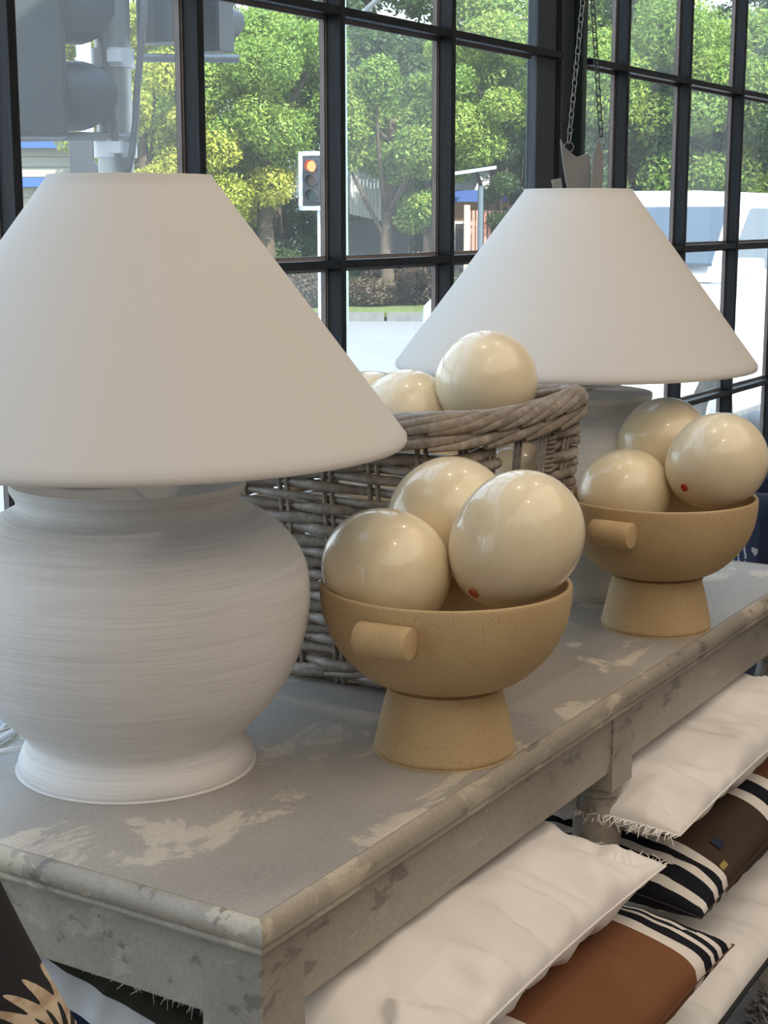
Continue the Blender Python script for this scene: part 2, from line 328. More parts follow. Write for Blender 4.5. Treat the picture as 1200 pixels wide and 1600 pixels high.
# ------------------------------------------------------------------ lamps
VASE = [(.0,0),(.112,0),(.1185,.0015),(.1195,.006),(.1182,.013),(.1145,.021),(.1108,.029),(.1105,.034),(.113,.040),(.121,.049),(.137,.065),(.1535,.086),(.166,.110),(.1745,.136),(.179,.162),(.1795,.182),(.177,.202),(.170,.220),(.158,.237),(.144,.250),(.128,.260),(.117,.2655),(.1115,.270),(.1105,.2745),(.1125,.280),(.1155,.2845),(.1165,.2885),(.1155,.292),(.110,.294),(.05,.296),(.02,.296)]
def smoothprof(p, k=3):
    out = []
    for i in range(len(p)-1):
        p0, p1, p2, p3 = (np.array(p[max(i-1,0)]), np.array(p[i]), np.array(p[i+1]), np.array(p[min(i+2,len(p)-1)]))
        for j in range(k):
            t = j/k; out.append(tuple(.5*((2*p1)+(-p0+p2)*t+(2*p0-5*p1+4*p2-p3)*t*t+(-p0+3*p1-3*p2+p3)*t**3)))
    out.append(tuple(p[-1])); return [(max(r,.0005), max(z,0)) for r, z in out]
def lamp(x, y, off, label):
    t = thing('table_lamp', (x,y,ZT), label, 'lamp', None)
    G().lathe(smoothprof(VASE), (x,y,ZT), 96).obj('vase_base', MAT['ceramic'], t, smooth=60)
    G().lathe([(.0,.296),(.03,.296),(.03,.303),(.012,.308),(.011,.36),(.019,.362),(.019,.41),(.0,.41)], (x,y,ZT), 24).obj('bulb_holder', MAT['chrome'], t, smooth=True)
    G().lathe(smoothprof([(.0,.41),(.014,.412),(.016,.43),(.03,.465),(.03,.485),(.018,.508),(.0,.514)]), (x,y,ZT), 24).obj('bulb', plain('opal_bulb', (.85,.84,.82), .3), t, smooth=True)
    sx0, sy0 = x+RT[0]*off, y+RT[1]*off
    r0, r1, z0, z1, th = .266, .0795, .331, .589, .0018
    pr = [(r0-th, z0+.001),(r0-.0006, z0),(r0+.0004,z0+.002),(r0, z0+.007)]+[(r0+(r1-r0)*q, z0+.007+(z1-z0-.010)*q) for q in np.linspace(.03,1,24)]+[(r1-.0003,z1-.001),(r1-th*.6, z1),(r1-th, z1-.001)]
    pr += [(r0-th+(r1-r0)*q, z0+.007+(z1-z0-.010)*q) for q in np.linspace(1,0,12)]+[(r0-th, z0+.001)]
    s = G().lathe(pr, (sx0,sy0,ZT), 128).obj('lamp_shade', MAT['shade'], t, smooth=50)
    g = G()
    for a in (0.4, 0.4+2*PI/3, 0.4+4*PI/3):
        g.tube([(x,y,ZT+.41),(sx0+.03*math.cos(a),sy0+.03*math.sin(a),ZT+.47),(sx0+(r1-.002)*math.cos(a),sy0+(r1-.002)*math.sin(a),ZT+.575)], .0018, 6)
    g.obj('shade_carrier', MAT['chrome'], t, smooth=True)
    return t
l1 = lamp(1.1684, 1.0163, .0105, 'large white ceramic lamp with white cone shade at the near table end')
G().tube([(1.10,1.10,ZT+.02),(1.08,1.135,ZT+.012),(1.10,1.165,ZT+.006),(1.16,1.18,ZT+.005),(1.19,1.215,ZT+.003),(1.19,1.24,ZT-.02),(1.18,1.26,ZT-.2)], .0035, 8).obj('power_cord', plain('white_cord', (.8,.8,.8), .5), l1, smooth='all')
lamp(2.125, .974, 0, 'smaller looking white ceramic lamp with cone shade behind the wicker basket')

# ------------------------------------------------------------------ bowls and eggs
def bowl(x, y, label, grp='footed stoneware bowls'):
    t = thing('footed_bowl', (x,y,ZT), label, 'bowl', grp)
    pr = [(.0,.0745),(.03,.0742),(.052,.0735),(.0585,.0742),(.075,.0795),(.0905,.0895),(.1075,.107),(.1195,.1255),(.1268,.146),(.1298,.165),(.1302,.177),(.1292,.1805),(.1268,.1808),(.1248,.179),(.124,.168),(.120,.149),(.112,.132),(.099,.114),(.08,.099),(.05,.089),(.0,.086)]
    G().lathe(smoothprof(pr,3), (x,y,ZT), 96).obj('bowl_body', MAT['stoneware'], t, smooth='all')
    G().lathe(smoothprof([(.0,0),(.068,0),(.0725,.0012),(.0742,.005),(.0734,.010),(.0695,.028),(.0650,.048),(.0605,.064),(.0575,.0738),(.0,.0738)],3), (x,y,ZT), 80).obj('pedestal_foot', MAT['stoneware'], t, smooth=50)
    a = math.atan2(-y, -x) + math.radians(-25)          # the lug faces the viewer's left
    rad = np.array([math.cos(a), math.sin(a), 0]); tan = np.array([-rad[1], rad[0], 0])
    if tan @ RT < 0: tan = -tan
    for sgn in (1, -1):
        c = np.array([x,y,ZT+.150]) + sgn*rad*.138
        L = .0285; pts = [c+tan*L*q for q in (-1,-.985,-.95,-.5,0,.5,.95,.985,1)]; rs = [.0140,.0157,.0166,.0168,.0168,.0168,.0166,.0157,.0140]
        G().tube(pts, rs, 28).obj('lug_handle', MAT['stoneware'], t, smooth=45)
    return t
B1 = (1.3685, .7665); B2 = (1.9600, .7680)
bowl(*B1, 'near tan stoneware footed bowl of eggs in front of the basket'); bowl(*B2, 'far tan stoneware footed bowl of eggs in front of the second lamp')
def egg(c, a, b, axis, label, grp, dot=None, roll=0):
    """axis: (screen right, screen up, toward the viewer) direction of the egg's blunt end"""
    c = np.array(c); ax = RT*axis[0]+UP*axis[1]-FW*axis[2]; ax = ax/np.linalg.norm(ax)
    q = Vector(ax).to_track_quat('Z','Y').to_matrix(); g = G(); n, mrow = 48, 32; vs = []; fs = []
    for i in range(mrow+1):
        ph = PI*i/mrow; zz = -math.cos(ph); rr = math.sin(ph)*(1+.05*zz)
        for k in range(n):
            th = 2*PI*k/n; p = q @ Vector((b*rr*math.cos(th), b*rr*math.sin(th), a*zz)); vs.append(c+np.array(p))
    for i in range(mrow):
        for k in range(n): fs.append((i*n+k, i*n+(k+1)%n, (i+1)*n+(k+1)%n, (i+1)*n+k))
    g.add(vs, fs); me = g.mesh('ostrich_egg', MAT['egg'], 'all')
    bm = bmesh.new(); bm.from_mesh(me); bmesh.ops.remove_doubles(bm, verts=bm.verts, dist=1e-6); bmesh.ops.recalc_face_normals(bm, faces=bm.faces); bm.to_mesh(me); bm.free()
    o = link('ostrich_egg', me, None, c); setp(o, label, 'egg', grp)
    if dot is not None:
        px, py, r, mt, lab = dot; d = ray(px, py); d = d/np.linalg.norm(d)
        R = np.array(q); S = R.T                       # into egg space
        o0 = S@(CAM-c)/np.array([b,b,a]); dd = S@d/np.array([b,b,a]); A = dd@dd; Bq = o0@dd; Cq = o0@o0-1; disc = Bq*Bq-A*Cq
        if disc > 0:
            p = CAM+d*((-Bq-math.sqrt(disc))/A); nn = R@((S@(p-c))/np.array([b*b,b*b,a*a])); nn = nn/np.linalg.norm(nn)
            e1 = np.cross(nn, [0,0,1.]); e1 /= np.linalg.norm(e1); e2 = np.cross(nn, e1); gg = G(); 
            for ri, zz, fl in ((r,.0,0),(r*.92,.0009,0),):
                pass
            vs = [p+nn*.0011+r*(e1*math.cos(t)+e2*math.sin(t)*1.15) for t in np.linspace(0,2*PI,24,endpoint=False)]; vs2 = [p-nn*.001+r*1.02*(e1*math.cos(t)+e2*math.sin(t)*1.15) for t in np.linspace(0,2*PI,24,endpoint=False)]
            gg.add(vs+vs2, [tuple(range(24))]+[(i,(i+1)%24,24+(i+1)%24,24+i) for i in range(24)]); gg.obj('blow_hole', mt, o, label=lab)
    return o
orange = plain('orange_sticker', (.42,.11,.02), .5); red = plain('red_sticker', (.45,.03,.02), .5)
E1 = 'ostrich eggs in the near bowl'; E2 = 'ostrich eggs in the far bowl'; E3 = 'ostrich eggs in the wicker basket'
egg(atd(602,892,1.560), .0685, .0650, (.75,-.55,.4), 'left ostrich egg in the near footed bowl', E1)
egg(atd(805,844,1.545), .0745, .0645, (.62,.72,.25), 'right ostrich egg in the near footed bowl, with an orange dot', E1, (740,927,.0052,orange,'orange dot'))
egg(atd(700,809,1.665), .0700, .0655, (.7,.3,.6), 'back ostrich egg in the near footed bowl', E1)
egg(atd(977,771,2.100), .0640, .0615, (-.7,-.5,.4), 'left ostrich egg in the far footed bowl', E2)
egg(atd(1119,722,2.085), .0690, .0630, (.80,.45,.35), 'right ostrich egg in the far footed bowl, with a red dot', E2, (1069,762,.0046,red,'red dot'))
egg(atd(1035,694,2.200), .0675, .0630, (.75,.5,.4), 'back ostrich egg in the far footed bowl', E2)
egg(atd(758,598,1.96), .0665, .0640, (.5,.3,.8), 'topmost ostrich egg standing clear of the basket rim', E3)
egg(atd(640,655,1.99), .0660, .0630, (-.8,.2,.5), 'lower ostrich egg left of the topmost one in the basket', E3)
egg(atd(575,655,2.07), .0660, .0630, (.8,.2,.5), 'ostrich egg deepest left in the basket, nearly hidden by the lamp shade', E3)
egg(atd(803,766,2.0), .0660, .0630, (.8,.2,.5), 'ostrich egg inside the basket seen through its hand hole', E3)
egg(atd(700,775,1.97), .0650, .0630, (.3,.2,.5), 'ostrich egg buried inside the basket under the topmost egg', E3)
egg(atd(600,768,2.03), .0650, .0630, (.3,.2,.5), 'ostrich egg buried inside the basket under the lower egg', E3)

# ------------------------------------------------------------------ wicker basket
bk = thing('wicker_basket', (1.645,.985,ZT), 'rectangular grey willow basket of eggs between the two lamps', 'basket')
BZ0, BZ1 = ZT+.004, 1.055
botr = (1.500, 1.775, .838, 1.125); topr = (1.476, 1.822, .826, 1.150)
def brect(z):
    q = (z-ZT)/(1.09-ZT); return [botr[i]+(topr[i]-botr[i])*q for i in range(4)]
def side_pts(side, z, offs, us):
    x0, x1, y0, y1 = brect(z); out = []
    for u, o in zip(us, offs):
        if side == 0: out.append((x0+(x1-x0)*u, y0-o, z))     # towards the viewer
        elif side == 1: out.append((x0-o, y0+(y1-y0)*u, z))   # left end
        elif side == 2: out.append((x0+(x1-x0)*u, y1+o, z))
        else: out.append((x1+o, y0+(y1-y0)*u, z))
    return out
NST = 5; rows = 21
for side in range(4):
    L = 5
    for i in range(NST):
        u = (i+.5)/NST
        for du in (-.017, .017):
            pts = []
            for z in np.linspace(BZ0, 1.07, 8): pts.append(side_pts(side, z, [.0012], [u+du])[0])
            G().tube(pts, .0033, 6).obj('stake', MAT['willow'], bk, smooth='all')
    for j in range(rows):
        z = BZ0+.010+j*(BZ1-BZ0-.012)/(rows-1); rad = .0067+random.uniform(-.0008,.0008)
        hole = side in (0,2) and j >= rows-4
        spans = [(-.012,.33),(.76,1.012)] if hole else [(-.012,1.012)]
        for u0, u1 in spans:
            us = np.linspace(u0, u1, 33 if not hole else 13); ph = (j%2)*PI + (side%2)*PI
            offs = [.0050*math.cos((u*NST-.5)*PI+ph)+random.uniform(-.0006,.0006) for u in us]
            pts = side_pts(side, z, offs, us); jit = random.uniform(-.0012,.0012)
            pts = [(p[0],p[1],p[2]+jit+.0012*math.sin(6*u+j*1.7)) for p, u in zip(pts, us)]
            rs = [rad*(1+.10*math.sin(3*u+j)) for u in us]
            G().tube(pts, rs, 7).obj('weaver', MAT['willow'], bk, smooth=60)
# foot border: twisted pair of rods round the base, and the base itself
def ringpath(z, out, n=160, wob=0.0, ph=0, zamp=0.0, freq=20, cr_=.03):
    x0, x1, y0, y1 = brect(z); x0 -= out; x1 += out; y0 -= out; y1 += out; pts = []
    segs = []; r = cr_
    per = [((x0+r,y0),(x1-r,y0)),((x1,y0+r),(x1,y1-r)),((x1-r,y1),(x0+r,y1)),((x0,y1-r),(x0,y0+r))]; cents = [(x1-r,y0+r,-PI/2),(x1-r,y1-r,0),(x0+r,y1-r,PI/2),(x0+r,y0+r,PI)]
    for (a, b), (cx, cy, a0) in zip(per, cents):
        for q in np.linspace(0,1,24,endpoint=False): pts.append((a[0]+(b[0]-a[0])*q, a[1]+(b[1]-a[1])*q))
        for q in np.linspace(0,1,6,endpoint=False): pts.append((cx+r*math.cos(a0+q*PI/2), cy+r*math.sin(a0+q*PI/2)))
    return pts
def strand(pts, s0, length, z, amp, zamp, ph, freq, rad, name):
    """one rod of a twisted border following the closed path from index s0"""
    n = len(pts); out = []; rs = []
    m = max(10, length)
    for i in range(m):
        k = (s0+i)%n; p = np.array(pts[k]); t = np.array(pts[(k+1)%n])-np.array(pts[k-1]); t = t/np.linalg.norm(t); nr = np.array([t[1],-t[0]])
        a = ph+freq*(i/m)*2*PI
        out.append((*(p+nr*amp*math.cos(a)), z(k)+zamp*math.sin(a))); rs.append(rad*min(1,.45+.9*math.sin(PI*min(1,max(0,(i+.5)/m)))))
    G().tube(out, rs, 8).obj(name, MAT['willow'], bk, smooth=60)
base = ringpath(ZT, .001)
for kk in range(16): strand(base, kk*7+2, 16, lambda k: ZT+.0125, .0058, .0062, 0, .5, .0052, 'foot_rod')
for u in np.linspace(.05,.95,18): G().tube([(botr[0]+(botr[1]-botr[0])*u, botr[2], ZT+.010),(botr[0]+(botr[1]-botr[0])*u, (botr[2]+botr[3])/2, ZT+.012),(botr[0]+(botr[1]-botr[0])*u, botr[3], ZT+.010)], .005, 6).obj('base_rod', MAT['willow'], bk, smooth='all')
rim = ringpath(1.09, .002); nrim = len(rim)
def rimz(k):                                               # the rim rises a little to each corner
    x, y = rim[k%nrim]; x0, x1, y0, y1 = topr; u = abs((x-(x0+x1)/2)/((x1-x0)/2)); v = abs((y-(y0+y1)/2)/((y1-y0)/2)); return 1.072+.010*max(0, u*v)**2
for kk in range(24): strand(rim, kk*5, 34, lambda k: rimz(k)+.010, .0125, .0135, -.25, .56, .0070, 'rim_strand')
for kk in range(15): strand(rim, kk*8+3, 38, lambda k: rimz(k)-.008, .0118, .0120, -.25, .56, .0068, 'rim_strand')
for side in (0, 2):                                        # wrapped sides of the two hand holes
    for u in (.75,):
        pts = []; n = 70
        for i in range(n):
            a = i*2*PI/8; zz = 1.008+.05*i/n; p = side_pts(side, zz, [.0], [u])[0]; pts.append((p[0]+.0085*math.cos(a), p[1]+.0085*math.sin(a), zz))
        G().tube(pts, .0032, 6).obj('wrapping', MAT['willow'], bk, smooth='all')

# ------------------------------------------------------------------ hanging ornament
hp = atd(905, 255, 2.56)
woodm = plain('grey_weathered_board', (.20,.185,.165), .75, var=.12, scale=14, bump=.1)
ho = thing('hanging_ornament', tuple(hp), 'grey cut-out board ornament hanging on two chains behind the far lamp shade', 'ornament')
def board(pix, dist, name, th=.010):
    P = [atd(x, y, dist) for x, y in pix]; G().prism(P, (0,0,0), HD*th).obj(name, woodm, ho, bevel=.001)
board([(876,217),(879,222),(884,231),(892,238),(901,245),(905,244),(918,239),(922,246),(923,262),(924,300),(926,360),(915,420),(898,420),(888,340),(889,300),(884,280),(881,262),(879,246),(877,232)], 2.56, 'tail_board')
board([(931,226),(935,219),(939,226),(942,240),(943,260),(941,300),(942,360),(936,420),(930,420),(926,360),(925,300),(926,262),(927,244)], 2.54, 'fin_board')
board([(862,281),(877,278),(880,300),(886,330),(872,330),(866,300)], 2.52, 'side_board')
MAT['black_steel'] = plain('black_steel', (.04,.04,.042), .4, .6)
def ring(c, r, wr, name, e1, e2):
    G().tube([np.array(c)+r*(np.array(e1)*math.cos(t)+np.array(e2)*math.sin(t)) for t in np.linspace(0,2*PI,24,endpoint=False)], wr, 6, closed=True).obj(name, MAT['dark_metal'], ho, smooth='all')
EU = np.array([0,0,1.])
c1, c2 = atd(889,230,2.553), atd(939,220,2.545)
ring(c1, .0075, .0009, 'ring', RT, EU); ring(c2, .0078, .0009, 'ring', RT, EU)
def chain(p, q, n, cm):
    p, q = np.array(p), np.array(q); d = (q-p)/n; dn = d/np.linalg.norm(d); a = np.cross(dn, HD); a /= np.linalg.norm(a); b = np.cross(dn, a); h = np.linalg.norm(d)*.66; me0 = None
    for i in range(n):
        c = p+d*(i+.5); e = (a*.85+b*.5) if i%2 else (b*.85-a*.5)
        pts = []
        for t in np.linspace(0,2*PI,14,endpoint=False): pts.append(c+dn*h*(.55*math.sin(t)+.45*max(-1,min(1,1.6*math.sin(t))))+e*.0042*math.cos(t))
        G().tube(pts, .0010, 5, closed=True).obj('chain_link', cm, ho, smooth='all')
chain(c1+EU*.0078, atd(915,-40,2.56), 21, MAT['dark_metal']); chain(c2+EU*.008, atd(923,-40,2.55), 20, MAT['black_steel'])
# olive pot behind the far bowl, only its shoulder shows
op = atd(1026, 700, 2.42)
G().lathe(smoothprof([(.0,0),(.035,0),(.04,.01),(.062,.06),(.07,.11),(.062,.155),(.045,.178),(.034,.185),(.03,.18),(.0,.17)]), (op[0],op[1],ZT), 48).obj('small_pot', plain('olive_glaze', (.085,.07,.045), .5, var=.15), smooth='all', label='small dark olive pot peeping out between far lamp and eggs', cat='pot')

# ------------------------------------------------------------------ cushions
def cushion(P00, P10, P11, P01, T, mat, name, label, cat='cushion', group=None, pinch=.05, wr=.004, seed=0, fringe=(), piping=None, N=80, Mv=56, sag=0.0, pw=.42):
    """corner points in order (u,v) = 00, 10, 11, 01; T = half thickness; soft pillow with pointed corners"""
    P = [np.array(p, float) for p in (P00, P10, P11, P01)]; ctr = sum(P)/4
    nrm = np.cross(P[1]-P[0], P[3]-P[0]); nrm /= np.linalg.norm(nrm); nrm = nrm if nrm[2] > 0 else -nrm
    eu = P[1]-P[0]; ev = P[3]-P[0]
    def mid(u, v):
        uu = u + pinch*(1 if u < .5 else -1)*(abs(2*u-1)**2)*(1-(2*v-1)**2)*.9
        vv = v + pinch*(1 if v < .5 else -1)*(abs(2*v-1)**2)*(1-(2*u-1)**2)*.9
        return P[0]*(1-uu)*(1-vv)+P[1]*uu*(1-vv)+P[2]*uu*vv+P[3]*(1-uu)*vv
    def surf(u, v, sgn):
        h = (max(0,1-abs(2*u-1)**2.6)*max(0,1-abs(2*v-1)**2.6))**pw
        p = mid(u, v); e = min(min(u,1-u)*np.linalg.norm(eu), min(v,1-v)*np.linalg.norm(ev))
        w1 = noise.noise(Vector((u*7+seed*3.1, v*5, seed)))*.8+noise.noise(Vector((u*3.1, v*4+seed, 2.2)))
        along, du_ = (u*np.linalg.norm(eu), min(v,1-v)*np.linalg.norm(ev)) if min(v,1-v)*np.linalg.norm(ev) < min(u,1-u)*np.linalg.norm(eu) else (v*np.linalg.norm(ev)+3, min(u,1-u)*np.linalg.norm(eu))
        fo_ = noise.noise(Vector((along*13+du_*5, du_*4, seed*2.3)))+.5*noise.noise(Vector((along*31+du_*9, du_*6, seed)))
        fold = (abs(fo_)*2-.5)*math.exp(-((du_-.03)/.055)**2)
        return p+nrm*sgn*(T*h+wr*min(1,h*1.5)*(w1*1.3-fold*2.2))-np.array([0,0,sag*abs(2*u-1)**3*0])
    us = .5-.5*np.cos(np.linspace(0,PI,N+1)); vs_ = .5-.5*np.cos(np.linspace(0,PI,Mv+1)); us = .4*us+.6*np.linspace(0,1,N+1); vs_ = .4*vs_+.6*np.linspace(0,1,Mv+1)
    V = []; UV = []; F = []; idx = {}
    for sgn in (1, -1):
        for i, u in enumerate(us):
            for j, v in enumerate(vs_):
                edge = i in (0,N) or j in (0,Mv)
                if sgn == -1 and edge: idx[(sgn,i,j)] = idx[(1,i,j)]; continue
                idx[(sgn,i,j)] = len(V); V.append(tuple(surf(u,v,sgn))); UV.append((u,v))
        for i in range(N):
            for j in range(Mv):
                q = (idx[(sgn,i,j)], idx[(sgn,i+1,j)], idx[(sgn,i+1,j+1)], idx[(sgn,i,j+1)]); F.append(q if sgn == 1 else q[::-1])
    me = bpy.data.meshes.new(name); me.from_pydata(V, [], F); me.materials.append(mat)
    uvl = me.uv_layers.new(name='UVMap')
    for lp in me.loops: uvl.data[lp.index].uv = UV[lp.vertex_index]
    bm = bmesh.new(); bm.from_mesh(me); bmesh.ops.recalc_face_normals(bm, faces=bm.faces); bm.to_mesh(me); bm.free()
    me.polygons.foreach_set('use_smooth', [True]*len(me.polygons))
    lo = np.array(V).min(0); root = thing(name, (ctr[0], ctr[1], lo[2]), label, cat, group)
    link('cover', me, root)
    loop = [(u,0) for u in us[:-1]]+[(1,v) for v in vs_[:-1]]+[(u,1) for u in us[::-1][:-1]]+[(0,v) for v in vs_[::-1][:-1]]
    if piping is not None:
        pr, pm = piping; G().tube([surf(u,v,1)for u, v in loop], pr, 6, closed=True).obj('piping', pm, root, smooth='all')
    for side in fringe:
        g = G(); r = random.Random(seed+ord(side[0])); nF = 210
        for i in range(nF):
            q = (i+r.random())/nF
            if side == 'u1': p = surf(1,q,1); o = eu/np.linalg.norm(eu)
            elif side == 'u0': p = surf(0,q,1); o = -eu/np.linalg.norm(eu)
            elif side == 'v0': p = surf(q,0,1); o = -ev/np.linalg.norm(ev)
            else: p = surf(q,1,1); o = ev/np.linalg.norm(ev)
            tn = np.cross(o, nrm); L = r.uniform(.010,.020); a = r.uniform(-.7,.7); b = r.uniform(-.5,.6)
            d1 = o+tn*a*.6+nrm*b*.6; d2 = o+tn*(a+r.uniform(-.9,.9))+nrm*(b-.5)
            g.tube([p-o*.003, p+d1*L*.5, p+d1*L*.5+d2*L*.5], [.0008,.0007,.0004], 3)
        fo = g.obj('fringe', MAT['fringe'], root, label='frayed white thread fringe'); fo['kind'] = 'stuff'
    return root, surf, nrm
wp = (.0012, MAT['white_cotton'])
cushion((1.000,.590,.606),(1.580,.597,.598),(1.608,.945,.612),(1.020,.945,.632), .046, MAT['white_cotton'], 'cushion', 'near white fringed cushion at the top of its stack under the table', group='white fringed cushions', fringe=('u1','u0'), piping=wp, seed=1, wr=.0095, pinch=.03)
r2, sf2, n2 = cushion((1.065,.520,.500),(1.617,.526,.505),(1.640,.86,.515),(1.065,.86,.515), .050, MAT['brown_stripe'], 'cushion', 'tan brown cushion with black and white striped ends under the near white one', group='brown cushions with striped ends', piping=(.0009, plain('brown_seam', (.13,.06,.035), .8)), seed=2, wr=.002, pinch=.03)
r4, sf4, n4 = cushion((1.672,.585,.500),(2.42,.565,.505),(2.42,.90,.515),(1.655,.93,.515), .055, MAT['dark_stripe'], 'cushion', 'dark chocolate cushion with bold striped ends under the far white cushion', group='brown cushions with striped ends', piping=(.0009, plain('dark_seam', (.05,.035,.028), .8)), seed=4, wr=.003, pinch=.04)
cushion((1.662,.612,.602),(2.27,.605,.612),(2.27,.95,.620),(1.640,.95,.620), .043, MAT['white_cotton'], 'cushion', 'far white fringed cushion beyond the middle table leg', group='white fringed cushions', fringe=('u0','u1'), piping=wp, seed=5, wr=.0095, pinch=.02)
MAT['mixed_end'] = striped('white_with_striped_end', [(0,W_),(.03,K_),(.06,W_),(.09,K_),(.11,W_)])
cushion((1.540,.545,.385),(2.26,.537,.385),(2.26,.93,.400),(1.540,.90,.395), .048, MAT['white_cotton'], 'cushion', 'white cushion with black piping below the dark chocolate cushion', piping=(.0042, plain('black_piping', (.012,.012,.014), .7)), seed=6, wr=.005, pinch=.03)
cushion((.985,.515,.390),(1.535,.520,.392),(1.515,.86,.400),(.985,.86,.400), .050, MAT['mixed_end'], 'cushion', 'white cushion with black striped end below the tan brown cushion', seed=7, wr=.002, pinch=.03)
# woven tags
def patch(surf, n_, u, v, du, dv, mat, name, parent, lab):
    P = [surf(u-du,v-dv,1),surf(u+du,v-dv,1),surf(u+du,v+dv,1),surf(u-du,v+dv,1)]; P = [p+n_*.0015 for p in P]; G().prism(P, (0,0,0), n_*.0012).obj(name, mat, parent, label=lab)
patch(sf4, n4, .19, .10, .010, .022, plain('navy_tag', (.012,.02,.045), .8), 'tag', r4, 'navy woven tag')
patch(sf4, n4, .150, .035, .012, .010, plain('gold_tag', (.35,.24,.07), .5), 'leather_label', r4, 'small gold label')
# bold striped cushion seen under the left end of the table, hanging fringe, palm cushion
cushion(onx(40,1640,1.03),onx(40,1430,1.06),onx(345,1604,1.06),onx(345,1814,1.03), .03, MAT['bold_stripe'], 'cushion', 'dark cushion with white and navy stripes under the left table end', seed=8, wr=.002, pinch=.02)
k = NT('palm_print_cotton'); u = k.n('ShaderNodeUVMap'); s = k.n('ShaderNodeSeparateXYZ'); k.l(u.outputs[0], s.inputs[0])
def frond(cx, cy, r0, r1, fq, sk, ph):
    dx = k.math('SUBTRACT', s.outputs[0], cx); dy = k.math('SUBTRACT', s.outputs[1], cy)
    rr = k.math('SQRT', k.math('ADD', k.math('MULTIPLY', dx, dx), k.math('MULTIPLY', dy, dy))); an = k.math('ARCTAN2', dy, dx)
    nz = k.math('MULTIPLY', k.noise(k.coord((1,1,1),'UV'), 9, 3), 1.2)
    st = k.math('SINE', k.math('ADD', k.math('ADD', k.math('MULTIPLY', an, fq), k.math('MULTIPLY', rr, sk)), k.math('ADD', nz, ph)))
    q = k.math('ABSOLUTE', k.math('DIVIDE', k.math('SUBTRACT', rr, (r0+r1)/2), (r1-r0)/2))
    return k.math('GREATER_THAN', st, k.math('SUBTRACT', k.math('MULTIPLY', q, 2.1), 1.25))
m = k.math('MAXIMUM', frond(.93,.20,.09,.31,30,-46,0), frond(.72,.02,.10,.30,24,40,1.0)); m = k.math('MAXIMUM', m, frond(.30,.10,.1,.28,24,40,2.0))
nz = k.noise(k.coord((1,1,1),'UV'), 14, 3)
k.col(k.mix(m, (.012,.012,.015), k.ramp(nz, [(.4,(.55,.45,.33)),(.6,(.38,.27,.18))]))); k.set(Roughness=.9); MAT['palm'] = k.m
PD = .93
pc = [atd(-330,1950,PD), atd(185,1700,PD+.0), atd(-35,1300,PD+.03), atd(-520,1520,PD+.03)]
stool_top = min(p[2] for p in pc)-.005
cushion(*pc, .035, MAT['palm'], 'cushion', 'black cushion printed with cream palm fronds at the lower left', seed=9, wr=.001, pinch=.02, pw=.5)
sp = np.mean(pc, 0)
t = thing('stool', (sp[0], sp[1], 0), 'dark wooden stool carrying the palm print cushion', 'stool'); stw = plain('dark_stool_wood', (.05,.035,.025), .5)
G().lathe([(.0,stool_top-.03),(.12,stool_top-.03),(.125,stool_top-.02),(.125,stool_top-.004),(.12,stool_top),(.0,stool_top)], (sp[0],sp[1],0), 40).obj('seat', stw, t, smooth=40)
for a in range(4):
    ca, sa = math.cos(a*PI/2+.5), math.sin(a*PI/2+.5); G().tube([(sp[0]+.13*ca,sp[1]+.13*sa,0),(sp[0]+.085*ca,sp[1]+.085*sa,stool_top-.03)], [.012,.015], 10).obj('leg', stw, t, smooth=True)
# grey shaggy pouf in the lower right corner
fp = np.array([1.93, .40, .33])
t = thing('shaggy_pouf', (fp[0],fp[1],0), 'grey shaggy pouf on the floor in the lower right corner', 'pouf')
shag = plain('grey_shag', (.22,.21,.215), .95, var=.3, scale=60)
hz = fp[2]; prof = [(.0,0),(.15,0),(.185,.05),(.195,hz*.5),(.18,hz-.06),(.13,hz-.015),(.0,hz)]
pc_ = (fp[0], fp[1], 0)
G().lathe(smoothprof(prof,3), pc_, 48).obj('body', shag, t, smooth='all')
g = G(); rr_ = random.Random(3)
for i in range(5200):
    a = rr_.uniform(0,2*PI); h = rr_.random(); idx = rr_.choice([3,4,4,5,5]); q = rr_.random(); r = prof[idx][0]+(prof[min(idx+1,6)][0]-prof[idx][0])*q; z = prof[idx][1]+(prof[min(idx+1,6)][1]-prof[idx][1])*q
    p = np.array([pc_[0]+r*math.cos(a), pc_[1]+r*math.sin(a), z]); o = np.array([math.cos(a)*.7, math.sin(a)*.7, .6]); j = np.array([rr_.uniform(-1,1) for _ in range(3)])
    g.tube([p, p+o*.012+j*.006, p+o*.014+j*.014], [.0022,.0022,.001], 3)
fo = g.obj('shag_pile', shag, t); fo['kind'] = 'stuff'
# navy armchair and printed cushion beyond the far end of the table
chx, chy = 2.92, .72
navy = fabric('navy_upholstery', (.008,.012,.028)); t = thing('armchair', (chx,chy,0), 'navy upholstered armchair with white turned legs beyond the far table end', 'armchair')
G().box(chx-.33,chx+.33,chy-.33,chy+.33,.34,.48).obj('seat', navy, t, bevel=.03, smooth=True)
G().box(chx+.25,chx+.37,chy-.36,chy+.36,.45,.79).obj('backrest', navy, t, bevel=.04, smooth=True)
for sg in (-1,1):
    G().box(chx-.30,chx+.30,chy+sg*.36-.05,chy+sg*.36+.05,.42,.66).obj('arm', navy, t, bevel=.03, smooth=True)
    for sx_ in (-1,1): G().lathe([(.014,0),(.018,.05),(.026,.2),(.022,.29),(.028,.31),(.028,.335),(.0,.34)], (chx+sx_*.28,chy+sg*.29,0), 20, capb=True).obj('leg', plain('white_turned_leg', (.7,.69,.67), .5), t, smooth=40)
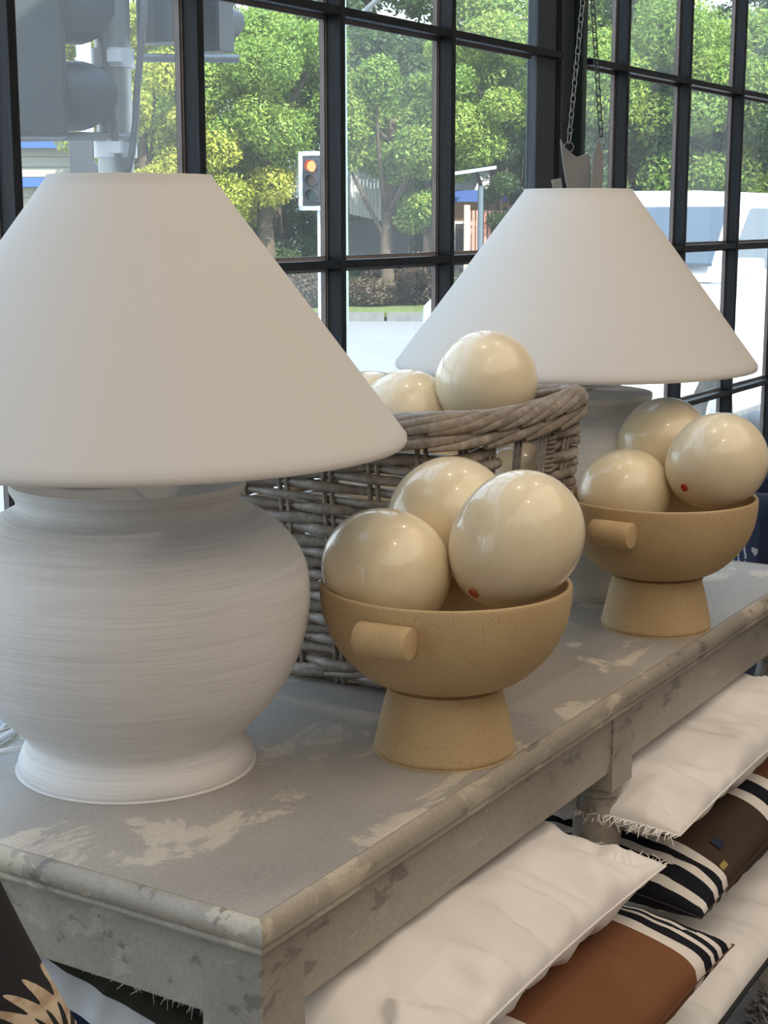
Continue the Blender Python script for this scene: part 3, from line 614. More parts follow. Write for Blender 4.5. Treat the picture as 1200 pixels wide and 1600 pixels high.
k = NT('navy_brush_print'); uv = k.coord((1,1,1),'UV'); wv = k.n('ShaderNodeTexWave', wave_type='BANDS', bands_direction='X'); wv.inputs['Scale'].default_value = 4.2; wv.inputs['Distortion'].default_value = 2.5; wv.inputs['Detail'].default_value = 1; k.l(uv, wv.inputs[0])
b2 = k.noise(uv, 7, 2); k.col(k.mix(k.math('MULTIPLY', k.math('GREATER_THAN', wv.outputs['Fac'], .80), k.math('GREATER_THAN', b2, .47)), (.010,.025,.075), (.30,.36,.45))); k.set(Roughness=.9)
a = atd(1095,905,2.74); b = atd(1180,905,2.66); c_ = atd(1185,795,2.72); d_ = atd(1100,790,2.80)
cushion(a, b, c_, d_, .03, k.m, 'cushion', 'navy cushion with pale brush strokes standing at the far table end', seed=11, pinch=.03, wr=.001)
a = atd(1130,935,2.86); b = atd(1310,935,2.72); c_ = atd(1310,768,2.80); d_ = atd(1135,766,2.93)
cushion(a, b, c_, d_, .035, navy, 'cushion', 'plain dark navy cushion standing behind the brush stroke cushion', seed=12, pinch=.03, wr=.001)

# ------------------------------------------------------------------ street outside
def gz(x, y):
    r = math.hypot(x, y); return -.22-.46*min(1, max(0, (r-8)/18))
E2 = np.array([-HD[1], HD[0], 0])
def P2(f, l): q = HD*f+E2*l; return q[0], q[1]
def sheet(name, fs, ls, mat, dz=0.0, kind='structure'):
    vs = []; F = []
    for f in fs:
        for l in ls: x, y = P2(f, l); vs.append((x, y, gz(x, y)+dz))
    n = len(ls)
    for i in range(len(fs)-1):
        for j in range(n-1): F.append((i*n+j, i*n+j+1, (i+1)*n+j+1, (i+1)*n+j))
    o = G().add(vs, F).obj(name, mat); o['kind'] = kind; return o
k = NT('grey_asphalt'); f = k.noise(k.coord(), 40, 4); gq = k.noise(k.coord((.3,.3,.3)), 1, 3); k.col(k.mix(.4, k.ramp(f,[(.3,(.20,.20,.202)),(.7,(.27,.27,.272))]), k.ramp(gq,[(.3,(.19,.19,.195)),(.7,(.28,.28,.28))]))); k.set(Roughness=.9)  # mottled grey asphalt
road_m = k.m; verge_m = plain('dry_grass', (.13,.17,.05), .95, var=.5, scale=8)
# the street starts just outside the window wall
vs = []; F = []; xs = np.linspace(-6, 60, 45); ys = np.linspace(YW+.14, 60, 40)
for x in xs:
    for y in ys: vs.append((x, y, gz(x, y)))
n = len(ys); F = [(i*n+j, (i+1)*n+j, (i+1)*n+j+1, i*n+j+1) for i in range(len(xs)-1) for j in range(n-1)]
struct(G().add(vs, F).obj('road', road_m))
KF = 30.5
x0, y0 = 0, 0
g = G(); gg = G()
for l in np.arange(-16, 17, 2.0):
    p, q = P2(KF+.03*l, l), P2(KF+.03*(l+1.94), l+1.94); mid = np.array([(p[0]+q[0])/2, (p[1]+q[1])/2, -.62]); g.obox(mid, np.array([q[0]-p[0], q[1]-p[1], 0])/2, HD*.12, (0,0,.10))
struct(g.obj('kerb_strip', plain('kerb_concrete', (.17,.17,.165), .9, var=.2, scale=6)))
g = G().obox(np.array([*P2(KF+8.2, 0), -.60]), E2*18, HD*8, (0,0,.075)); struct(g.obj('verge', verge_m))
g = G().obox(np.array([*P2(KF+30, 0), -.60]), E2*60, HD*14, (0,0,.07)); struct(g.obj('far_ground', plain('dark_earth', (.05,.05,.035), .95, var=.3)))  # far ground in dark earth brown

# ---- foliage
def leafmat(name, cols, transl=.38):
    k = NT(name); a = k.n('ShaderNodeAttribute', attribute_name='leaf_tone'); c = k.ramp(a.outputs['Fac'], cols); k.col(c); k.set(Roughness=.5); k.p.inputs['Specular IOR Level'].default_value = .4
    tr = k.n('ShaderNodeBsdfTranslucent'); k.l(k.mix(.5, c, (.30,.36,.04)), tr.inputs[0]); mx = k.n('ShaderNodeMixShader'); mx.inputs[0].default_value = transl
    k.l(k.p.outputs[0], mx.inputs[1]); k.l(tr.outputs[0], mx.inputs[2]); k.l(mx.outputs[0], k.out.inputs[0]); return k.m
LG = leafmat('bright_green_leaves', [(0,(.10,.20,.035)),(.5,(.23,.36,.065)),(1,(.44,.50,.10))])
LY = leafmat('yellow_green_leaves', [(0,(.20,.26,.03)),(.5,(.42,.46,.06)),(1,(.66,.58,.12))])
LD = leafmat('dark_green_leaves', [(0,(.022,.05,.022)),(.6,(.055,.11,.04)),(1,(.14,.20,.06))])
LB = leafmat('reddish_shrub_leaves', [(0,(.06,.035,.03)),(.5,(.12,.07,.05)),(1,(.10,.12,.05))], .2)
bark = plain('brown_bark', (.10,.075,.05), .9, var=.4, scale=12)
def foliage(blobs, nleaf, size, seed):
    """leaves scattered over the skins of many overlapping leaf clumps"""
    r = np.random.default_rng(seed); blobs = np.array(blobs); wgt = blobs[:,3]**2; wgt = wgt/wgt.sum(); bi = r.choice(len(blobs), nleaf, p=wgt)
    d = r.normal(size=(nleaf,3)); d /= np.linalg.norm(d,axis=1)[:,None]; rad = blobs[bi,3]*r.uniform(.55,1.05,nleaf)
    c = blobs[bi,:3]+d*rad[:,None]*np.array([1,1,.8]); nr = d*.55+np.array([0,0,.55])+r.normal(size=(nleaf,3))*.5; nr /= np.linalg.norm(nr,axis=1)[:,None]
    t = np.cross(nr, r.normal(size=(nleaf,3))); t /= np.linalg.norm(t,axis=1)[:,None]; b = np.cross(nr,t); s = size*r.uniform(.6,1.4,nleaf)[:,None]
    v = np.stack([c-t*s, c+b*s*.42-nr*s*.12, c+t*s, c-b*s*.42-nr*s*.12],1).reshape(-1,3)
    me = bpy.data.meshes.new('foliage'); me.vertices.add(nleaf*4); me.vertices.foreach_set('co', v.ravel().astype(np.float32)); me.loops.add(nleaf*4); me.loops.foreach_set('vertex_index', np.arange(nleaf*4, dtype=np.int32))
    me.polygons.add(nleaf); me.polygons.foreach_set('loop_start', np.arange(0,nleaf*4,4,dtype=np.int32)); me.update(calc_edges=True); me.validate()
    at = me.attributes.new('leaf_tone','FLOAT','FACE'); tone = np.clip(r.normal(.5,.22,nleaf)+(r.random(len(blobs))-.5)[bi]*.5,0,1); at.data.foreach_set('value', tone.astype(np.float32)); return me
def tree(px, dist, ztop, zbot, R, mat, label, nleaf=9000, size=.09, seed=0, nb=26, lean=0, grp='trees across the street', name='tree', trunk=True):
    if trunk and dist < 32:
        kq = 33.5/dist; dist = 33.5; ztop = 1.32+(ztop-1.32)*kq; zbot = 1.32+(zbot-1.32)*kq; R *= kq; nleaf = int(nleaf*kq**1.3)
    size *= .58; nleaf = int(nleaf*2.7)
    b = atd(px, 500, dist); base = np.array([b[0], b[1], gz(b[0], b[1])]); r = np.random.default_rng(seed); cz = (ztop+zbot)/2; hz_ = (ztop-zbot)/2
    t = thing(name, tuple(base), label, 'tree' if trunk else 'shrub', grp); blobs = []
    for i in range(nb):
        d = r.normal(size=3); d /= np.linalg.norm(d); q = r.uniform(.35,1)**.5; br = R*r.uniform(.20,.36) if R > 1 else R*r.uniform(.3,.5)
        blobs.append((base[0]+d[0]*R*q*.85, base[1]+d[1]*R*q*.85, cz+d[2]*max(.05,hz_-br*.6)*q, br))
    me = foliage(blobs, nleaf, size, seed); me.materials.append(mat); o = link('foliage', me, t); o['kind'] = 'stuff'
    if trunk:
        g = G(); top = base+np.array([lean,lean*.3,(cz-base[2])]); pts = [base+(top-base)*q+np.array([.10*math.sin(5*q+seed),.10*math.cos(4*q+seed),0]) for q in np.linspace(0,1,9)]
        G().tube(pts, list(np.linspace(R*.075+.06,R*.03+.02,9)), 10).obj('trunk', bark, t, smooth='all')
        for i in range(9):
            q = r.integers(3,8); bl = blobs[i]; s0 = pts[q]; e0 = np.array(bl[:3]); mid = (s0+e0)/2+r.normal(size=3)*.18; bz = [(1-u)**2*s0+2*u*(1-u)*mid+u*u*e0 for u in np.linspace(0,1,7)]
            G().tube(bz, list(np.linspace(R*.028+.02,.012,7)), 7).obj('branch', bark, t, smooth='all')
    return t
tree(235, 24, 4.6, 1.0, 1.25, LY, 'yellow green tree seen through the pane left of the second mullion', 9000, .085, 21)
tree(420, 25, 4.9, 1.7, 1.55, LG, 'bright green spreading tree in the pane left of the red traffic light', 17000, .08, 22, nb=40)
tree(350, 30, 3.6, .3, 1.5, LY, 'yellow green loose tree low behind the near lamp shade', 9000, .08, 31)
tree(610, 31, 4.6, 1.75, 1.5, LG, 'green tree in the middle pane right of the traffic light', 14000, .09, 23, nb=34)
tree(672, 26, 3.3, .9, .75, LG, 'slender dark leaved tree in front of the corrugated shed', 6000, .075, 33)
tree(770, 23, 4.3, 1.9, 1.15, LG, 'bright green tree in the last pane before the thick post', 13000, .08, 24, nb=34)
tree(800, 21, 2.6, .2, .42, LD, 'dark bushy tree close to the left side of the thick post', 5000, .06, 34)
tree(1010, 19, 3.9, 1.9, 1.35, LG, 'green tree above the parked white cars', 13000, .085, 25, nb=36)
tree(1120, 24, 3.9, 1.1, 1.5, LG, 'pale green tree at the right edge above the white cars', 12000, .09, 26, nb=34)
tree(955, 26, 3.6, .8, 1.4, LD, 'dark green tree behind the hanging chains', 9000, .1, 27)
tree(1200, 20, 3.8, 1.2, 1.1, LD, 'dark green tree cut by the right edge of the frame', 8000, .09, 28)
tree(540, 39, 6.2, 1.8, 2.6, LD, 'tall dark tree at the back between the two bright trees', 12000, .13, 35)
tree(300, 40, 6.0, 1.0, 3.0, LG, 'tall green tree far back behind the yellow one', 12000, .14, 36)
tree(720, 40, 6.6, 1.9, 2.6, LD, 'tall dark tree at the back right of the middle pane', 12000, .13, 37)
tree(960, 38, 6.0, .6, 3.4, LD, 'broad dark tree far back behind the right window', 13000, .15, 38)
tree(1180, 38, 6.0, .6, 3.2, LG, 'broad green tree far back at the right edge', 13000, .15, 39)
tree(90, 40, 5.6, .0, 2.6, LD, 'dark tree far back behind the near signal heads', 9000, .14, 40)
tree(430, 44, 10.5, 2.2, 3.2, LD, 'tall dark tree far behind the spreading green tree', 12000, .16, 41)
tree(830, 44, 10.5, 1.5, 3.2, LG, 'tall green tree far behind the thick post', 12000, .16, 42)
tree(610, 45, 10.5, 2.5, 3.4, LD, 'tall dark tree far behind the middle pane', 12000, .16, 45)
tree(180, 46, 10.5, 1.5, 3.0, LY, 'tall yellow green tree far behind the signal post', 12000, .16, 43)
tree(1080, 46, 10.5, 1.5, 3.4, LD, 'tall dark tree far behind the gable roof', 12000, .16, 44)
for i, (px, zt, R, mt) in enumerate(((60,3.2,2.6,LD),(240,2.6,2.4,LG),(400,3.0,2.6,LD),(520,2.6,2.2,LD),(660,2.8,2.4,LD),(800,3.4,2.6,LD),(950,3.4,2.8,LD),(1090,3.6,2.8,LD),(1230,3.6,2.8,LG))):
    tree(px, 50, zt, -.7, R, mt, 'big shrub of the dark hedge line far behind the trees, '+('first','second','third','fourth','fifth','sixth','seventh','eighth','ninth')[i]+' from the left', 6500, .16, 70+i, nb=20, grp='shrubs of the far hedge line', name='shrub', trunk=False)
for i, (px, d, zt, R, mt, lb) in enumerate(((370,36,.7,1.1,LD,'dark low shrub behind the near lamp shade'),(440,35,1.0,1.2,LD,'dark shrub left of the traffic light pole'),(520,35.5,.5,1.0,LD,'dark shrub at the foot of the shed'),(590,35,.35,1.0,LD,'dark low hedge plant under the corrugated shed'),(640,34,.55,1.0,LB,'reddish brown shrub in the middle pane'),(690,35,.6,.8,LB,'reddish brown shrub beside the picket fence'),(715,33.5,.3,.7,LB,'low russet shrub in front of the picket fence'),(470,33,.2,.9,LB,'low russet shrub under the traffic light'),(560,33.2,.05,.9,LB,'low russet ground shrub beside the kerb'))):
    tree(px, d, zt, -.6, R, mt, lb, 5200, .07, 50+i, nb=16, grp='shrubs along the verge', name='shrub', trunk=False)

# ---- traffic signals
sig = plain('signal_black_housing', (.03,.034,.042), .45); galv = plain('galvanised_steel', (.30,.31,.31), .45, .5, var=.15, scale=8); swhite = plain('signal_white_paint', (.72,.74,.76), .5)
def lens(col, e):
    m = NT('signal_lens'); m.col(col); m.set(Roughness=.25)
    if e: m.p.inputs['Emission Color'].default_value = e[:3]+(1,); m.set(Emission_Strength=e[3])
    return m.m
def signal_head(t, c, fwd, W, Hh, D, lit=None, board=True, n=3, rnd=False):
    """c = centre of the front face, fwd = facing direction"""
    f = np.array(fwd)/np.linalg.norm(fwd); s = np.cross(f,[0,0,1.]); s /= np.linalg.norm(s); u = np.array([0,0,1.]); c = np.array(c)
    G().obox(c-f*D/2, s*W/2, f*D/2, u*Hh/2).obj('housing', sig, t, bevel=W*.06)
    if board:
        G().obox(c-f*D*.5, s*(W*.5+W*.42), f*.008, u*(Hh/2+W*.36)).obj('backboard', sig, t, bevel=.006)
        w2, h2 = W*.92, Hh/2+W*.36; g = G(); b = W*.14
        for (q0, q1, a1, a2) in ((-w2,w2,h2,1),(-w2,w2,-h2,1)): g.obox(c-f*(D*.5-.010)+u*a1, s*(w2+b), f*.008, u*b)
        for q in (-w2, w2): g.obox(c-f*(D*.5-.010)+s*q, s*b, f*.008, u*(h2+b))
        g.obj('board_border', swhite, t)
    for i in range(n):
        z = Hh*(.5-(i+.5)/n); cc = c+u*z; r = min(W*.36, Hh/n*.42)
        colr = [((.5,.02,.02),(1,.10,.03,6)),((.25,.11,.02),(1,.5,.05,6)),((.02,.12,.08),(.1,1,.5,6))][i]
        vs = [cc+f*.004+r*(s*math.cos(a)+u*math.sin(a)) for a in np.linspace(0,2*PI,24,endpoint=False)]
        G().prism(vs, (0,0,0), f*.012).obj('lens', lens(colr[0] if lit == i else tuple(x*.35 for x in colr[0]), colr[1] if lit == i else None), t)
        # hooded visor: open tube, cut away below
        A = np.linspace(-.5*PI, 1.5*PI, 25) if rnd else np.linspace(-.28*PI, 1.28*PI, 20); vs = []; F = []; ro, ri = r*1.18, r*1.10; LV = D*.95
        for a in A:
            ln = LV*((1-.93*math.sin(a)**2)**.5 if rnd else .55+.45*max(0,math.sin(a)*.5+.5)); e = s*math.cos(a)+u*math.sin(a); vs += [cc+e*ro, cc+e*ro+f*ln, cc+e*ri+f*ln, cc+e*ri]
        for q in range(len(A)-1):
            for j in range(4): F.append((q*4+j, q*4+(j+1)%4, q*4+4+(j+1)%4, q*4+4+j))
        F += [(0,1,2,3), tuple((len(A)-1)*4+j for j in (3,2,1,0))]; G().add(vs, F).obj('visor', sig, t, smooth=50)
def on_ground(p): return np.array([p[0], p[1], gz(p[0], p[1])])
# near cluster outside the left pane
d0 = 5.0; pb = on_ground(atd(186, 400, d0)); t = thing('traffic_signal_post', tuple(pb), 'galvanised signal post with dark signal heads close outside the left pane', 'traffic light')
G().tube([pb, pb+np.array([0,0,4.2])], .055, 20).obj('post', galv, t, smooth=True)
for py in (92, 232): 
    cz_ = atd(186, py, d0); G().tube([(pb[0],pb[1],cz_[2]-.028),(pb[0],pb[1],cz_[2]+.028)], .066, 20).obj('clamp', swhite, t, smooth=True); q = cz_-HD*.075
    G().obox(q, RT*.022, HD*.02, (0,0,.018)).obj('clamp_lug', swhite, t, bevel=.003)
a_ = atd(30, 215, d0-.05); b_ = atd(215, 215, d0-.05); G().tube([a_, (a_+b_)/2+np.array([0,0,.004]), b_], .014, 10).obj('bracket_arm', galv, t, smooth=True)
a_ = atd(215, 90, d0); b_ = atd(372, 92, d0+.1); G().tube([a_, b_], .013, 10).obj('bracket_arm', galv, t, smooth=True)
a_ = atd(40, 182, d0-.1); G().tube([a_-RT*.05, a_+RT*.02], .022, 14).obj('pivot_knob', galv, t, smooth=True); G().tube([a_-RT*.03+np.array([0,0,-.05]), a_-RT*.03], .016, 10).obj('pivot_stem', galv, t, smooth=True)
for pts in (((152,-40),(158,40),(168,120),(178,190),(180,225),(190,262),(205,268)), ((228,-40),(222,60),(214,140),(212,190),(206,240),(200,266))):
    G().tube([atd(x, y, d0-.075) for x, y in pts], .011, 8).obj('cable', plain('dull_cable_sheath', (.10,.10,.105), .6), t, smooth='all')
ctop = atd(62, 95, d0-.1); fdir = RT*1.0+HD*.25
signal_head(t, atd(100, 82, d0-.1), fdir, .24, .50, .155, None, False, 2, True)
signal_head(t, atd(262, -68, d0+.1), HD*1.0+RT*.35, .13, .53, .10, None, False, 3)
signal_head(t, atd(340, -62, d0+.25), HD*1.0+RT*.5, .12, .58, .10, None, False, 3)
# red signal across the street
d1 = 27.0; c = atd(489, 283, d1); pb = on_ground(atd(502, 500, d1)); t = thing('traffic_signal', tuple(pb), 'traffic light showing red on a white pole across the street', 'traffic light')
fd = -HD-RT*.28; signal_head(t, c-HD*.25, fd, .25, .72, .16, 0, True, 3); G().tube([pb, np.array([pb[0],pb[1],c[2]+.25])], .055, 16).obj('pole', swhite, t, smooth=True)
# far pale pole with dark signal box, seen behind the near cluster
d2 = 22.0; pb = on_ground(atd(145, 500, d2)); t = thing('street_pole', tuple(pb), 'pale blue grey street pole with dark boxes behind the near signal heads', 'pole')
G().tube([pb, pb+np.array([0,0,5.5])], .10, 14).obj('pole', plain('pale_pole', (.50,.56,.62), .5), t, smooth=True); cc = atd(128, 243, d2-.2)
G().obox(cc, RT*.15, HD*.12, (0,0,.26)).obj('signal_box', sig, t, bevel=.02); cc = atd(146, 263, d2-.35); G().tube([cc, cc-HD*.2], .09, 16).obj('visor', sig, t, smooth=True)
pb = on_ground(atd(537, 500, 29.5)); t = thing('lamp_post', tuple(pb), 'pale green street lamp post right of the fourth mullion', 'pole'); G().tube([pb, pb+np.array([0,0,7])], [.10,.07], 14).obj('pole', plain('pale_green_pole', (.24,.33,.30), .5), t, smooth=True)
a_ = atd(572,16,29.5); b_ = atd(606,-16,29.0); G().tube([np.array([pb[0],pb[1],4.7]), a_, b_], .05, 8).obj('outreach_arm', galv, t, smooth=True)

# ---- buildings
def house(px, dist, wid, dep, zb, zw, label, wallc, trimc, roofc, windows=(), rot=0.0, boards=True, roofh=.9, lower=None):
    b = atd(px, 500, dist); base = np.array([b[0], b[1], zb]); f = -(HD*math.cos(rot)+E2*math.sin(rot)); s = np.array([-f[1], f[0], 0]); u = np.array([0,0,1.])
    t = thing('house', tuple(base), label, 'house'); H = zw-zb; cc = base-f*dep/2
    wm = plain('house_wall', wallc, .8); G().obox(cc+u*H/2, s*wid/2, f*dep/2, u*H/2).obj('wall', wm, t)
    if boards:
        n = int(H/.22)
        me0 = None
        for i in range(n):
            o_ = G().obox(base+f*.02+u*(.22*i+.11), s*(wid/2+.01), f*.018+u*.004, u*.10-f*.010).obj('weatherboard', wm, t)
    G().obox(base+f*.35+u*(H+.06), s*(wid/2+.4), f*.06, u*.13).obj('gutter', plain('house_trim', trimc, .5), t)
    if lower: G().obox(base+f*.22+u*(lower-zb), s*(wid/2+.3), f*.16, u*.10).obj('lower_gutter', plain('lower_trim', trimc, .5), t)
    zr = H+.16; a = [base+f*.38-s*(wid/2+.4)+u*zr, base+f*.38+s*(wid/2+.4)+u*zr, base-f*dep/2+s*(wid/2-.6)+u*(zr+roofh), base-f*dep/2-s*(wid/2-.6)+u*(zr+roofh)]
    bk_ = [base-f*(dep+.3)-s*(wid/2+.4)+u*zr, base-f*(dep+.3)+s*(wid/2+.4)+u*zr]
    V = a+bk_; G().add(V, [(0,1,2,3),(4,3,2,5),(0,3,4),(1,5,2),(0,4,5,1)]).obj('roof', plain('house_roof', roofc, .6), t)
    for (o, z0, w_, h_, c_) in windows:
        fr = G().obox(base+f*.05+s*o+u*(z0+h_/2), s*(w_/2+.06), f*.03, u*(h_/2+.06)).obj('window_frame', plain('window_trim', (.6,.6,.58), .5), t)
        G().obox(base+f*.09+s*o+u*(z0+h_/2), s*w_/2, f*.012, u*h_/2).obj('pane', plain('dark_pane', c_, .1), fr)
    return t, base, f, s
house(60, 36, 3.4, 3.5, -.7, 2.85, 'cream weatherboard house with blue gutters behind the left mullion', (.36,.34,.26), (.03,.10,.42), (.30,.30,.32), ((-.2,.9,.5,.5,(.04,.05,.06)),), lower=2.05)
house(752, 37, 2.6, 3.0, -.7, 1.72, 'peach cottage with blue gutter behind the picket fence', (.66,.38,.24), (.06,.13,.40), (.45,.45,.46), ((-.45,.75,.35,1.1,(.06,.05,.05)),(.42,.75,.3,1.1,(.06,.05,.05))))
house(1070, 40, 3.6, 3.0, -.3, 2.55, 'distant house with a pale blue gable roof right of the thick post', (.25,.25,.22), (.55,.55,.6), (.40,.46,.58), (), .3, False, 1.25)
# corrugated shed
b = atd(556, 300, 35); t = thing('shed', (b[0],b[1],-.6), 'pale corrugated iron shed right of the traffic light', 'shed'); cor = plain('corrugated_iron', (.74,.75,.73), .5, .2, var=.1, scale=4)
def corrug(px0, px1, ytop0, ytop1, ybot0, ybot1, dist, n):
    for i in range(n):
        q0, q1 = i/n, (i+.92)/n; xa, xb = px0+(px1-px0)*q0, px0+(px1-px0)*q1
        yt, yb = ytop0+(ytop1-ytop0)*q0, ybot0+(ybot1-ybot0)*q0; P = [atd(xa,yb,dist),atd(xb,yb,dist),atd(xb,yt,dist),atd(xa,yt,dist)]
        m0 = (np.array(P[0])+P[1])/2-HD*.04; m1 = (np.array(P[2])+P[3])/2-HD*.04
        V = [P[0], m0, P[1], P[2], m1, P[3]]; V = V+[v+HD*.05 for v in V]; G().add(V, [(0,1,4,5),(1,2,3,4),(6,11,10,7),(7,10,9,8),(0,5,11,6),(2,8,9,3),(5,4,10,11),(4,3,9,10),(0,6,7,1),(1,7,8,2)]).obj('sheet_rib', cor, t)
corrug(452, 545, 240, 246, 305, 325, 35.6, 15); corrug(546, 596, 250, 262, 335, 346, 35, 9)
G().prism([atd(596,262,35),atd(585,346,35),atd(640,352,36.5),atd(645,290,36.5)], (0,0,0), HD*.1).obj('side_wall', plain('shed_shade_side', (.16,.17,.17), .7), t)  # shade on this side is put into its darker grey colour
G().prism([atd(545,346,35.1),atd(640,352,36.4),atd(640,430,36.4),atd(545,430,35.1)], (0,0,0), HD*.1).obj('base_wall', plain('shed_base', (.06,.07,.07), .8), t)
# picket fence
b = atd(745, 420, 33); t = thing('picket_fence', (b[0],b[1],-.65), 'salmon red picket fence in front of the peach cottage', 'fence'); pk = plain('salmon_paint', (.62,.25,.19), .6)
for i in range(11):
    p = atd(733+i*6.2, 400, 33+.05*i); G().obox((p[0],p[1],.42), RT*.028, HD*.012, (0,0,1.02)).obj('picket', pk, t)
a_, b_ = atd(730,400,33.1), atd(802,400,33.6)
for z in (1.1,.1): G().tube([(a_[0],a_[1],z),(b_[0],b_[1],z)], .03, 6).obj('rail', pk, t)
p = atd(729,400,32.9); G().obox((p[0],p[1],.45), RT*.06, HD*.06, (0,0,1.1)).obj('gate_post', plain('pale_post', (.62,.42,.30), .7), t)
pb = on_ground(atd(750, 400, 31)); t = thing('sign_post', tuple(pb), 'dark grey steel post in front of the picket fence', 'pole'); G().tube([pb, (pb[0],pb[1],1.9)], .055, 12).obj('post', plain('grey_post', (.10,.13,.15), .5), t, smooth=True)
a_, b_ = atd(706,272,31), atd(774,262,31); G().obox((np.array(a_)+b_)/2, (np.array(b_)-a_)/2, HD*.3, (0,0,.03)).obj('shelter_roof', plain('shelter_roof', (.42,.50,.56), .4), t)
# awning with a red edge
b = atd(742, 230, 36); t = thing('awning', (b[0],b[1],b[2]-.3), 'white shop awning with a red edge above the peach cottage', 'awning')
G().prism([atd(700,226,36),atd(772,232,36),atd(772,244,36),atd(740,250,36),(atd(700,240,36))], (0,0,0), HD*1.2).obj('canopy', plain('white_canvas', (.75,.75,.74), .7), t)
G().prism([atd(700,221,35.9),atd(772,225,35.9),atd(772,231,35.9),atd(700,225,35.9)], (0,0,0), HD*.1).obj('valance', plain('red_canvas', (.55,.05,.07), .7), t)

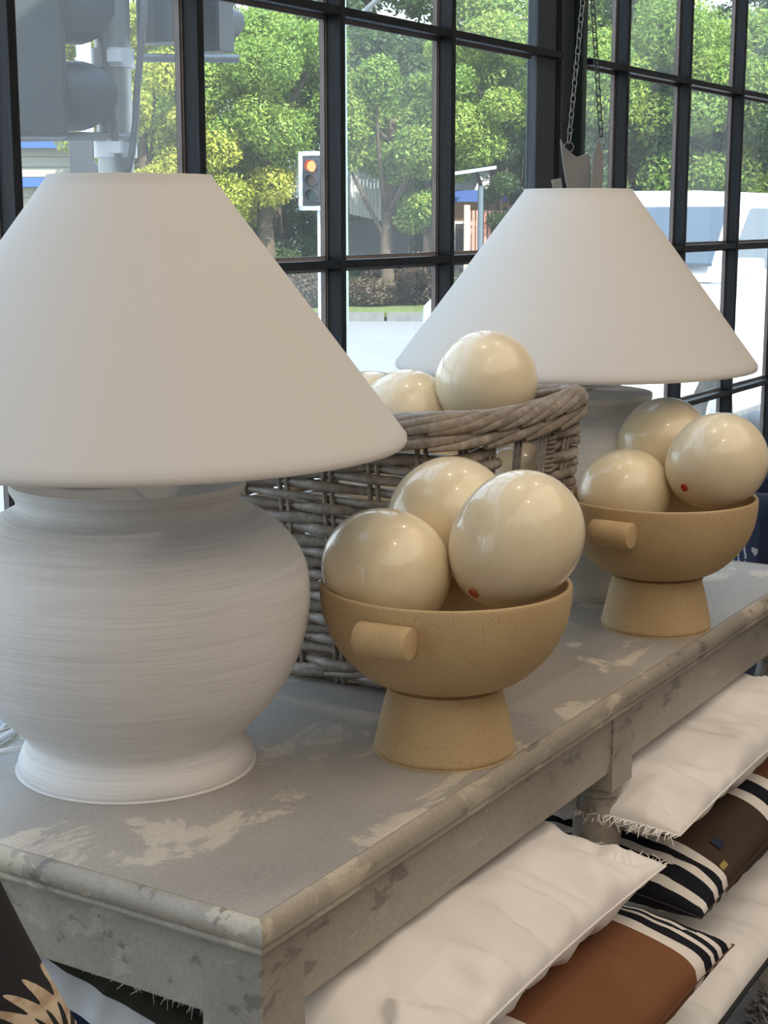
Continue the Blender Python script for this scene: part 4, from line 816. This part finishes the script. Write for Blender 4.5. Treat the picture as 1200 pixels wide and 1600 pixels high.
# ---- parked white cars
white = plain('white_car_paint', (.80,.81,.82), .25); dglass = plain('dark_car_glass', (.05,.07,.09), .08); tyre = plain('tyre_rubber', (.02,.02,.02), .8); blackp = plain('black_trim', (.02,.02,.022), .4)
def car(x0, yc, zg, L, W, Ht, label, sh=.85, a0=.27, b0=.44):
    """nose at x0 pointing to -X, near side facing the shop"""
    t = thing('car', (x0+L/2, yc, zg), label, 'car', 'parked white cars')
    zb, zs = zg+.28, zg+Ht*.60
    st = [(0,.42,.60,.80),(.03,.30,.66,.90),(.12,.28,.70,.95),(.26,.28,.745,1),(.45,.28,.745,1),(.8,.28,.75,1),(.95,.30,.74,.97),(.99,.36,.70,.93),(1,.44,.62,.88)]
    bm_v = []; ns = 12
    for q, zlo, zhi, wf in st:
        hw = W/2*wf; z0, z1 = zg+zlo, zg+(zhi-.745+sh)*Ht/1.3
        sec = [(-hw*.86,z0),(-hw*.98,z0+.08),(-hw,z0+(z1-z0)*.55),(-hw*.97,z1-.06),(-hw*.90,z1-.01),(-hw*.4,z1+.02),(hw*.4,z1+.02),(hw*.90,z1-.01),(hw*.97,z1-.06),(hw,z0+(z1-z0)*.55),(hw*.98,z0+.08),(hw*.86,z0)]
        bm_v += [(x0+q*L, yc+y, z) for y, z in sec]
    F = [(i*ns+k, i*ns+(k+1)%ns, (i+1)*ns+(k+1)%ns, (i+1)*ns+k) for i in range(len(st)-1) for k in range(ns)]+[tuple(range(ns-1,-1,-1)), tuple((len(st)-1)*ns+k for k in range(ns))]
    G().add(bm_v, F).obj('body', white, t, smooth=45)
    zsh = zg+sh*Ht/1.3; zr = zg+Ht; hw0, hw1 = W/2*.95, W/2*.76
    xa, xb, xc, xd = x0+a0*L, x0+b0*L, x0+.90*L, x0+.985*L
    V = []
    for xx, z, hw in ((xa,zsh-.02,hw0),(xb,zr-.06,hw1),(xb+.25,zr,hw1*.96),(xc-.35,zr,hw1*.96),(xc,zr-.06,hw1),(xd,zsh-.02,hw0)): V += [(xx,yc-hw,z),(xx,yc+hw,z)]
    G().add(V, [(0,2,4,6,8,10),(1,11,9,7,5,3)]+[(i,i+1,i+3,i+2) for i in (0,2,4,6,8)]+[(0,10,11,1)]).obj('cabin', white, t, bevel=.02, smooth=30)
    def glass(pts, nm): G().prism(pts[:], (0,0,0), np.cross(np.array(pts[1])-pts[0], np.array(pts[2])-pts[0])/np.linalg.norm(np.cross(np.array(pts[1])-pts[0], np.array(pts[2])-pts[0]))*.02).obj(nm, dglass, t)
    def sidept(q, h, sg):        # q along the car, h 0..1 from shoulder to roof
        return np.array([q, yc+sg*(hw0+(hw1-hw0)*h+.004), zsh-.02+(zr-.06-zsh+.02)*h])
    for sg in (-1,1):
        for q0, q1, q2, q3 in ((xa+.22,xb+.10,xb+.55,xb+.50),(xb+.60,xb+.57,xc-.62,xc-.55),(xc-.50,xc-.57,xc-.12,xd-.30)):
            glass([sidept(q0,.12,sg),sidept(q3,.12,sg),sidept(q2,.90,sg),sidept(q1,.90,sg)], 'side_window')
        for wx in (x0+.19*L, x0+.80*L):
            g = G(); wy = yc+sg*(W/2-.11); ring_ = [(.20,-.11),(.30,-.115),(.335,-.08),(.34,0),(.335,.08),(.30,.115),(.20,.11)]
            vs = []; n = 28
            for r, o in ring_:
                for k_ in range(n): vs.append((wx+r*math.cos(2*PI*k_/n), wy+o, zg+.34+r*math.sin(2*PI*k_/n)))
            wh = g.add(vs, [(i*n+k_, i*n+(k_+1)%n, (i+1)*n+(k_+1)%n, (i+1)*n+k_) for i in range(len(ring_)-1) for k_ in range(n)]+[tuple(range(n-1,-1,-1)), tuple(6*n+k_ for k_ in range(n))]).obj('wheel', tyre, t, smooth=40)
            G().tube([(wx,wy+sg*.10,zg+.34),(wx,wy+sg*.122,zg+.34)], [.21,.19], 20).obj('hub', MAT['chrome'], wh, smooth=30)
        G().obox((xa+.30, yc+sg*(W/2+.06), zsh+.06), (.06,.02,0), (-.01,.09,0), (0,0,.065)).obj('wing_mirror', white, t, bevel=.02, smooth=40)
        G().obox((x0+.045*L, yc+sg*W*.355, zg+.60*Ht/1.3), (.10,sg*.045,0), (-.04,.14,0), (0,0,.06)).obj('headlight', plain('headlight_lens', (.45,.48,.5), .1), t, bevel=.01)
    ws = [np.array([xa+.09, yc-hw0*.93, zsh+.06]), np.array([xa+.09, yc+hw0*.93, zsh+.06]), np.array([xb-.06, yc+hw1*.90, zr-.13]), np.array([xb-.06, yc-hw1*.90, zr-.13])]
    glass([p+np.array([-.03,0,.035]) for p in ws], 'windscreen')
    G().box(x0-.012, x0+.05, yc-W*.24, yc+W*.24, zg+.40, zg+.60).obj('grille', blackp, t, bevel=.01)
    return t
car(13.6, 6.6, gz(15,6.6), 4.8, 1.85, 2.02, 'white taller car parked further from the window behind the other white car')
car(8.45, 4.2, gz(9.5,4.2), 4.6, 1.80, 1.76, 'white car parked close along the window at the right', .90, .20, .40)
